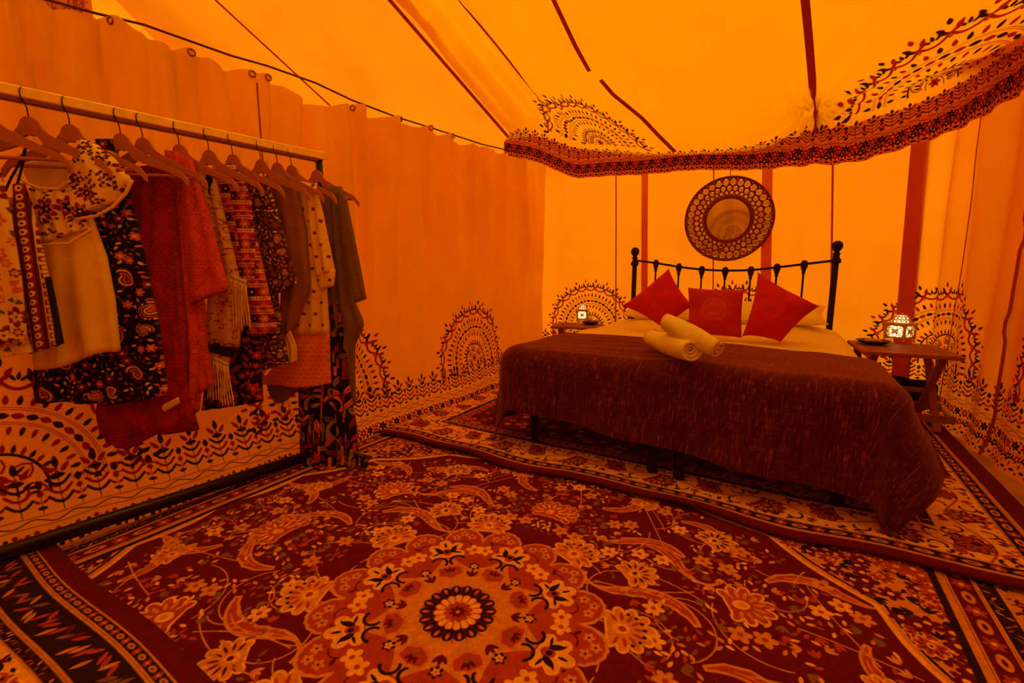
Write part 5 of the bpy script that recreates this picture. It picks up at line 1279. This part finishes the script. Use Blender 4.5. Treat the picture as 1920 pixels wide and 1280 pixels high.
def p_bands(im):
    y = 0; i = 0
    while y < im.h:
        h = (0.03, 0.012, 0.045, 0.012, 0.02)[i % 5]; im.rect(0, im.w, y, y + h, ((0.50, 0.02, 0.015), CR, MRN, ORG_, (0.40, 0.015, 0.015))[i % 5]); st = h * 0.95
        for c in range(int(im.w / st) + 1):
            x = c * st
            if i % 5 == 2: im.flower(x, y + h / 2, h * 0.42, 6, ORG_ if c % 2 else BK, CR)
            elif i % 5 in (0, 4): im.poly([(x, y + 0.003), (x + st / 2, y + h - 0.003), (x + st, y + 0.003)], MRN if c % 2 else ORG_)
            else: im.disc(x, y + h / 2, h * 0.3, MRN)
        im.line([(0, y), (im.w, y)], 0.003, CR); y += h; i += 1
def p_brownp(im):
    def f(im, x, y, r, a, k):
        if r > 0.015: paisley(im, x, y, a, r, (ORG_, (0.06, 0.02, 0.02), CR) if k < 0.6 else ((0.30, 0.09, 0.05), BK, ORG_))
        else: im.lens(x, y, a, r * 2, r * 0.8, (ORG_, (0.35, 0.2, 0.1), CR)[int(k * 3)])
    scat(im, 700, (0.024, 0.018, 0.009, 0.009), f)
def p_rib(im):
    for r in range(int(im.h / 0.007) + 1): im.line([(0, r * 0.007), (im.w, r * 0.007)], 0.0028, (0.22, 0.09, 0.045))
def p_dots(im):
    for r in range(int(im.h / 0.055) + 1):
        for c in range(int(im.w / 0.06) + 1):
            x, y = c * 0.06 + 0.03 * (r % 2), r * 0.055
            im.flower(x, y, 0.0095, 4, MRN, BK, 0.4)
            if (r + c) % 3 == 0: im.arc(x + 0.028, y + 0.01, 0.014, 0.002, ORG_, 0.4, 3.6)
def p_coral(im):
    for r in range(int(im.h / 0.022) + 1):
        for c in range(int(im.w / 0.03) + 1): im.arc(c * 0.03 + 0.015 * (r % 2), r * 0.022, 0.013, 0.005, (0.80, 0.30, 0.16), 0, PI)
def p_night(im):
    def f(im, x, y, r, a, k):
        c = (ORG_, (0.55, 0.03, 0.02), (0.16, 0.10, 0.07), MRN, (0.30, 0.20, 0.12))[int(k * 5)]
        if r > 0.035:
            im.arc(x, y, r, r * 0.36, c, a, a + 3.4); im.arc(x, y, r * 1.18, 0.004, BK, a, a + 3.6); im.lens(x, y, a, r * 1.2, r * 0.4, c)
        elif r > 0.02: im.lens(x, y, a, r * 2.6, r * 0.9, c); im.line([(x - r * math.cos(a), y - r * math.sin(a)), (x + r * math.cos(a), y + r * math.sin(a))], 0.003, BK)
        else: im.rect(x - r * 0.4, x + r * 0.4, y - r * 1.6, y + r * 1.6, c)
    scat(im, 330, (0.05, 0.026, 0.026, 0.015), f)
def p_darkfl(im):
    def f(im, x, y, r, a, k):
        if k < 0.5: im.flower(x, y, r, 5, (0.35, 0.03, 0.02), ORG_, a)
        else: im.lens(x, y, a, r * 2.2, r * 0.8, (0.28, 0.05, 0.03))
    scat(im, 200, (0.03, 0.02, 0.014), f)
cl = dict(rough=0.9, bump=0.35, bscale=260, spec=0.1, sheen=0.1, noise=0.08, nscale=14)
def cmat(name, w, h, ppm, base, fn, **k):
    im, sz = cloth_img(name, w, h, ppm, base, fn); a = dict(cl); a.update(k); return mat(name, (1, 1, 1), img=im, size=sz, **a)
M_floral = cmat('floral_print', 0.5, 0.9, 520, CR, p_floral); M_ethnic = cmat('banded_ethnic_print', 0.36, 0.9, 520, MRN, p_ethnic)
M_white = mat('cream_gauze', (0.80, 0.62, 0.36), 0.9, noise=0.06, nscale=20, bump=0.35, bscale=160, spec=0.1, sheen=0.1)
M_embr = cmat('embroidered_frill', 0.5, 0.5, 700, (0.82, 0.66, 0.42), p_embroid); M_pais = cmat('black_paisley_print', 0.7, 0.8, 520, BK, p_paisley)
M_dlace = cmat('dark_red_lace', 0.5, 0.9, 420, (0.30, 0.012, 0.012), p_lace((0.30, 0.012, 0.012), (0.13, 0.006, 0.008)), bump=0.6)
M_croch = cmat('coral_crochet', 0.5, 0.9, 420, (0.62, 0.080, 0.045), p_lace((0.66, 0.095, 0.05), (0.30, 0.02, 0.015)), bump=0.7)
M_kim = cmat('cream_kimono_print', 0.5, 0.8, 520, (0.58, 0.36, 0.20), p_kimono); M_band = cmat('red_banded_print', 0.4, 0.8, 520, (0.45, 0.02, 0.02), p_bands)
M_brp = cmat('brown_paisley_print', 0.5, 0.7, 520, (0.075, 0.026, 0.020), p_brownp); M_rib = cmat('brown_rib_knit', 0.4, 0.7, 520, (0.34, 0.15, 0.075), p_rib, bump=0.5)
M_dots = cmat('white_dotted_gauze', 0.48, 0.66, 520, (0.80, 0.58, 0.34), p_dots); M_coral = cmat('coral_crepe', 0.3, 0.44, 420, (0.66, 0.17, 0.09), p_coral)
M_olive = mat('olive_knit', (0.19, 0.125, 0.050), 0.95, noise=0.14, nscale=90, bump=0.45, bscale=300, spec=0.1, sheen=0.1)
M_night = cmat('dark_bold_print', 0.6, 0.7, 520, BK, p_night); M_dfl = cmat('dark_floral_print', 0.5, 0.6, 420, BK, p_darkfl)
M_black = mat('black_cloth', (0.012, 0.006, 0.007), 0.9, bump=0.3, bscale=200); M_fr = mat('cream_fringe', (0.78, 0.58, 0.34), 0.9, bump=0.4, bscale=300)
M_trim = mat('cream_piping', (0.82, 0.62, 0.34), 0.85, bump=0.3, bscale=200)

def rs(P, n):
    P = np.asarray(P, float); L = np.r_[0, np.cumsum(np.hypot(*np.diff(P, axis=0).T))]; t = np.linspace(0, L[-1], n)
    return np.stack([np.interp(t, L, P[:, 0]), np.interp(t, L, P[:, 1])], 1)
def panel(g, H, name, Lp, Rp, m, off=0.0, th=0.022, fold=(3, 0.008), nu=18, nv=26, seed=0, hem=0.0, label=None, uvk=(0, 0), lean=0.0):
    """one cloth piece of a garment hung on H's hanger: the two sides run from top to bottom; front and back leaf joined round the edge"""
    A, B = rs(Lp, nv), rs(Rp, nv); P = np.zeros((nv, nu, 3)); Q = np.zeros((nv, nu, 3)); uv = np.zeros((nv, nu, 2))
    for i in range(nv):
        r = i / (nv - 1)
        for j in range(nu):
            c = j / (nu - 1); x = A[i] + (B[i] - A[i]) * c; y = x[1] + hem * math.sin(c * PI * 2 + seed) * r
            of = off + lean * r; p = H.hit(x[0], y, of); e = 1 - (2 * c - 1) ** 2
            puf = th * math.sqrt(max(0, e)) * (0.45 + 0.55 * min(1, r * 4)) + fold[1] * math.sin(2 * PI * fold[0] * c + seed + 1.2 * math.sin(r * 3 + seed)) * (0.25 + 0.75 * r) * min(1, 5 * e)
            P[i, j] = p + H.n * (puf + (0.010 if off < 0.015 else 0)); Q[i, j] = p - H.n * (0.25 * th * math.sqrt(max(0, e)) + (0.010 if off < 0.015 else 0.003)) ; d = p - H.p; uv[i, j] = (np.dot(d, H.u) + uvk[0] + 3, d[2] + uvk[1] + 6)
    nz = 0.0025 * fbm(uv[..., 0] * 22, uv[..., 1] * 14, seed + 100); P += H.n * nz[..., None]
    n = nv * nu; F = grid_faces(nv, nu); rim = list(range(nu)) + [i * nu + nu - 1 for i in range(1, nv)] + [(nv - 1) * nu + j for j in range(nu - 2, -1, -1)] + [i * nu for i in range(nv - 2, 0, -1)]
    Fa = F + [tuple(n + i for i in f[::-1]) for f in F] + [(rim[k], n + rim[k], n + rim[(k + 1) % len(rim)], rim[(k + 1) % len(rim)]) for k in range(len(rim))]
    return mesh(name, np.concatenate([P.reshape(-1, 3), Q.reshape(-1, 3)]), Fa, m, g, uv=np.concatenate([uv.reshape(-1, 2)] * 2), label=label)
def cord(g, H, name, P, r, m, off=0.02, n=24, label=None):
    return MB().tube([H.hit(x, y, off) for x, y in rs(P, n)], r, 6).build(name, m, g, label=label)
def fringe(g, H, top, bot, n, off, seed, name='fringe'):
    """knotted strands: n hanging from the line `top` to the line `bot`"""
    mb = MB(); q = random.Random(seed); T, B = rs(top, n), rs(bot, n)
    for i in range(n):
        P = [T[i] + (B[i] - T[i]) * t + np.array([1.2 * math.sin(t * 5 + i), 0]) for t in np.linspace(0, q.uniform(0.9, 1.03), 10)]
        mb.tube([H.hit(x, y, off + 0.004 * math.sin(i * 2.1)) for x, y in P], [0.0034 * (1 + 0.3 * math.sin(k * 2.4 + i)) for k in range(10)], 5)
    for r_ in range(3):                                # netted knots at the head of the fringe
        for i in range(n - 1):
            a, b = T[i], T[i + 1]; dy = -10 + r_ * 7
            mb.tube([H.hit(*(p), off) for p in ((a[0], a[1] + dy), ((a[0] + b[0]) / 2, (a[1] + b[1]) / 2 + dy + 7), (b[0], b[1] + dy))], 0.0028, 5)
    o = mb.build(name, M_fr, g); o['kind'] = 'stuff'; return o
def garment(name, label, cat, hi): H = HUNG[hi]; return thing(name, label, cat, tuple(H.p), 'clothes hanging on the rail'), H

g, H = garment('top', 'cream floral top with maroon flowers cut off at the left picture edge', 'top', 0)
panel(g, H, 'body', [(-120, 330), (-140, 480), (-150, 655)], [(2, 322), (20, 400), (40, 520), (52, 642)], M_floral, 0.02, fold=(3, 0.010), seed=1, hem=4)
panel(g, H, 'lower_tier', [(-140, 630), (-135, 690)], [(48, 630), (62, 660)], M_floral, 0.0, 0.012, seed=2)
cord(g, H, 'strap', [(-60, 262), (-30, 300), (2, 328)], 0.004, M_black, 0.02)
g, H = garment('strap_top', 'strappy top with rows of cream and maroon ethnic bands, second on the rail', 'top', 1)
panel(g, H, 'bodice', [(24, 346), (27, 420), (40, 520), (55, 664)], [(46, 344), (62, 392), (92, 520), (120, 644)], M_ethnic, 0.045, 0.018, (2, 0.006), seed=3)
panel(g, H, 'sash_end', [(84, 520), (96, 580), (106, 650)], [(95, 518), (108, 580), (119, 642)], M_black, 0.058, 0.010, (1, 0.003), seed=4, nu=8)
panel(g, H, 'back_panel', [(-30, 380), (-20, 520), (-8, 640)], [(30, 368), (45, 520), (62, 640)], M_floral, 0.020, 0.012, (2, 0.006), seed=5)
cord(g, H, 'strap', [(51, 262), (46, 290), (40, 318), (32, 347)], 0.0036, M_black, 0.05, label='thin black shoulder strap'); cord(g, H, 'strap', [(53, 262), (40, 300), (20, 335), (8, 362)], 0.0036, M_black, 0.045)
g, H = garment('blouse', 'cream off-shoulder blouse with a dark embroidered frill, third on the rail', 'blouse', 2)
panel(g, H, 'body', [(64, 400), (66, 520), (60, 600), (70, 690)], [(168, 398), (198, 480), (214, 560), (224, 660)], M_white, 0.0, 0.035, (3, 0.012), nu=30, seed=6, hem=6)
panel(g, H, 'back_neck', [(44, 306), (50, 330), (66, 356)], [(150, 300), (146, 330), (124, 356)], M_white, -0.04, 0.008, (6, 0.002), seed=7)
panel(g, H, 'shoulder_frill', [(148, 263), (128, 330), (132, 380), (140, 412)], [(176, 266), (214, 296), (247, 336), (222, 378)], M_embr, 0.035, 0.035, (2, 0.008), nu=26, seed=8)
panel(g, H, 'front_frill', [(54, 352), (60, 400), (74, 458)], [(132, 352), (150, 395), (170, 428)], M_embr, 0.035, 0.020, (4, 0.007), nu=26, seed=9)
cord(g, H, 'piping', [(78, 459), (130, 456), (166, 434), (170, 428)], 0.0045, M_trim, 0.060); cord(g, H, 'piping', [(141, 411), (180, 405), (212, 388), (236, 362), (248, 337)], 0.0055, M_trim, 0.055)
cord(g, H, 'neck_cord', [(28, 322), (44, 340), (75, 354), (110, 354), (130, 338), (148, 264)], 0.005, M_trim, 0.045)
cord(g, H, 'tie_cord', [(170, 410), (178, 450), (190, 512)], 0.0016, M_trim, 0.055)
g, H = garment('skirt', 'black skirt printed with orange and cream paisleys, its wide hem below the blouse', 'skirt', 3)
panel(g, H, 'body', [(180, 380), (130, 520), (66, 690), (66, 758)], [(240, 352), (270, 480), (299, 620), (313, 742)], M_pais, 0.0, 0.030, (4, 0.012), nu=34, nv=34, seed=10, hem=5)
panel(g, H, 'strap', [(182, 262), (190, 300), (205, 360)], [(214, 262), (222, 300), (236, 360)], M_pais, 0.0, 0.010, (1, 0.003), seed=11, nu=8)
g, H = garment('lace_top', 'dark red lace top hanging lower than its neighbours, beside the coral cardigan', 'top', 4)
panel(g, H, 'body', [(240, 318), (248, 420), (225, 600), (182, 770), (190, 812)], [(318, 308), (322, 420), (330, 600), (352, 740), (372, 806)], M_dlace, 0.0, 0.028, (3, 0.010), nu=26, seed=12)
panel(g, H, 'drooping_hem', [(182, 770), (188, 800), (205, 825)], [(345, 770), (310, 806), (245, 840)], M_dlace, 0.012, 0.018, (2, 0.006), seed=13)
o = panel(g, H, 'care_label', [(334, 744), (296, 764)], [(337, 756), (300, 777)], mat('care_label_cloth', (0.72, 0.50, 0.28), 0.8, noise=0.1, nscale=200), 0.040, 0.002, (1, 0.0), nu=4, nv=8, label='small white care label hanging from the hem')
g, H = garment('cardigan', 'coral crochet cardigan with a wide short sleeve, brightest on the rail', 'cardigan', 5)
panel(g, H, 'body', [(312, 282), (314, 420), (326, 560), (336, 760), (352, 788)], [(350, 290), (374, 420), (380, 570), (386, 650), (372, 768)], M_croch, 0.0, 0.030, (3, 0.010), nu=22, seed=14)
panel(g, H, 'side_drape', [(352, 570), (362, 660), (366, 745)], [(382, 562), (388, 650), (400, 718)], M_croch, -0.012, 0.016, (2, 0.006), seed=15)
panel(g, H, 'sleeve', [(346, 292), (340, 400), (348, 500), (352, 573)], [(360, 300), (392, 400), (412, 480), (430, 542)], M_croch, 0.030, 0.030, (2, 0.008), nu=22, seed=16)
g, H = garment('kimono', 'cream scribble-printed kimono ending in two bunches of long fringe', 'kimono', 6)
panel(g, H, 'front_panel', [(362, 298), (384, 380), (398, 460), (386, 640)], [(398, 318), (424, 420), (452, 540), (448, 650)], M_kim, 0.0, 0.020, (2, 0.007), seed=17)
panel(g, H, 'collar_band', [(384, 316), (392, 380), (404, 440)], [(396, 318), (404, 390), (420, 460)], M_black, 0.016, 0.008, (1, 0.001), nu=6, seed=18)
panel(g, H, 'dark_band', [(376, 632), (378, 652)], [(432, 648), (430, 668)], M_black, 0.012, 0.008, (1, 0.002), nv=6, seed=19)
fringe(g, H, [(428, 522), (462, 536)], [(424, 624), (468, 616)], 11, 0.024, 3); fringe(g, H, [(396, 676), (428, 690)], [(390, 752), (438, 764)], 11, 0.024, 4)
panel(g, H, 'lower_panel', [(392, 545), (390, 640), (386, 690)], [(430, 545), (430, 650), (428, 690)], M_kim, 0.006, 0.010, (1, 0.004), seed=20)
g, H = garment('tunic', 'red tunic with woven maroon and cream bands between the kimono and the paisley tunic', 'tunic', 7)
panel(g, H, 'body', [(400, 312), (416, 400), (440, 500), (474, 626)], [(444, 308), (470, 400), (492, 500), (520, 622)], M_band, 0.0, 0.022, (2, 0.006), seed=21)
panel(g, H, 'sleeve', [(428, 330), (432, 400), (446, 480), (452, 545)], [(446, 316), (470, 370), (478, 450), (480, 520)], M_band, 0.020, 0.018, (2, 0.005), seed=22, uvk=(0.05, 0.03))
panel(g, H, 'dark_skirt', [(430, 540), (400, 640), (380, 768)], [(484, 540), (486, 640), (492, 752)], M_dfl, -0.012, 0.016, (4, 0.008), seed=23)
g, H = garment('paisley_tunic', 'dark brown tunic in tiny paisley print with an elbow sleeve', 'tunic', 8)
panel(g, H, 'body', [(438, 322), (470, 420), (476, 560), (470, 692)], [(500, 344), (514, 430), (520, 560), (540, 684)], M_brp, 0.0, 0.022, (3, 0.007), seed=24, hem=3)
panel(g, H, 'sleeve', [(494, 346), (496, 430), (502, 500), (506, 556)], [(504, 346), (522, 400), (542, 470), (559, 533)], M_brp, 0.024, 0.020, (2, 0.005), seed=25)
g, H = garment('jumper', 'brown ribbed jumper with a cream lace hem, between the paisley and dotted tunics', 'jumper', 9)
panel(g, H, 'body', [(502, 320), (516, 420), (530, 520), (526, 650)], [(552, 332), (572, 430), (581, 534), (560, 600)], M_rib, 0.0, 0.024, (2, 0.006), seed=26)
panel(g, H, 'lace_hem', [(526, 610), (534, 650), (528, 690)], [(542, 612), (556, 650), (557, 676)], M_fr, 0.016, 0.010, (3, 0.006), seed=27, nu=12)
g, H = garment('dotted_tunic', 'sheer white dotted tunic with a gathered cuff and coral hem', 'tunic', 10)
panel(g, H, 'body', [(540, 334), (556, 430), (552, 540), (548, 626)], [(590, 346), (604, 440), (612, 545), (617, 626)], M_dots, 0.0, 0.022, (3, 0.007), seed=28)
panel(g, H, 'coral_hem', [(548, 622), (520, 680), (488, 722)], [(617, 622), (618, 680), (620, 720)], M_coral, 0.004, 0.022, (3, 0.008), seed=29, hem=3, label='coral red lower tier')
panel(g, H, 'sleeve', [(572, 345), (578, 420), (586, 470), (594, 520)], [(592, 346), (606, 400), (616, 450), (628, 506)], M_dots, 0.026, 0.022, (2, 0.008), seed=30)
panel(g, H, 'cuff', [(592, 516), (601, 543)], [(629, 502), (626, 536)], M_dots, 0.030, 0.016, (1, 0.002), nv=6, seed=31)
panel(g, H, 'under_tail', [(502, 718), (508, 740), (518, 754)], [(566, 718), (556, 735), (532, 754)], M_olive, -0.012, 0.010, (2, 0.004), seed=34, label='olive tail of the lining')
g, H = garment('olive_tunic', 'long olive knit tunic with a pointed hem at the end of the rail', 'tunic', 11)
panel(g, H, 'body', [(600, 352), (610, 450), (614, 600), (618, 700), (640, 742), (652, 768)], [(640, 350), (648, 450), (662, 560), (683, 606), (664, 650), (666, 758)], M_olive, 0.0, 0.026, (3, 0.010), nu=22, nv=34, seed=32)
panel(g, H, 'sleeve', [(634, 352), (640, 430), (652, 500), (666, 568)], [(650, 372), (664, 440), (676, 500), (687, 560)], M_olive, 0.028, 0.018, (1, 0.004), seed=33)
g, H = garment('trousers', 'dark trousers in a bold red and grey print reaching the floor below the olive tunic', 'trousers', 11)
panel(g, H, 'left_leg', [(562, 470), (560, 700), (563, 800), (566, 884)], [(606, 470), (618, 700), (626, 800), (630, 914)], M_night, -0.03, 0.030, (3, 0.010), nv=34, seed=35, lean=0.14)
panel(g, H, 'right_leg', [(604, 470), (612, 700), (618, 800), (626, 918)], [(640, 470), (654, 720), (668, 800), (674, 912)], M_night, -0.03, 0.030, (3, 0.010), nv=34, seed=36, lean=0.12)
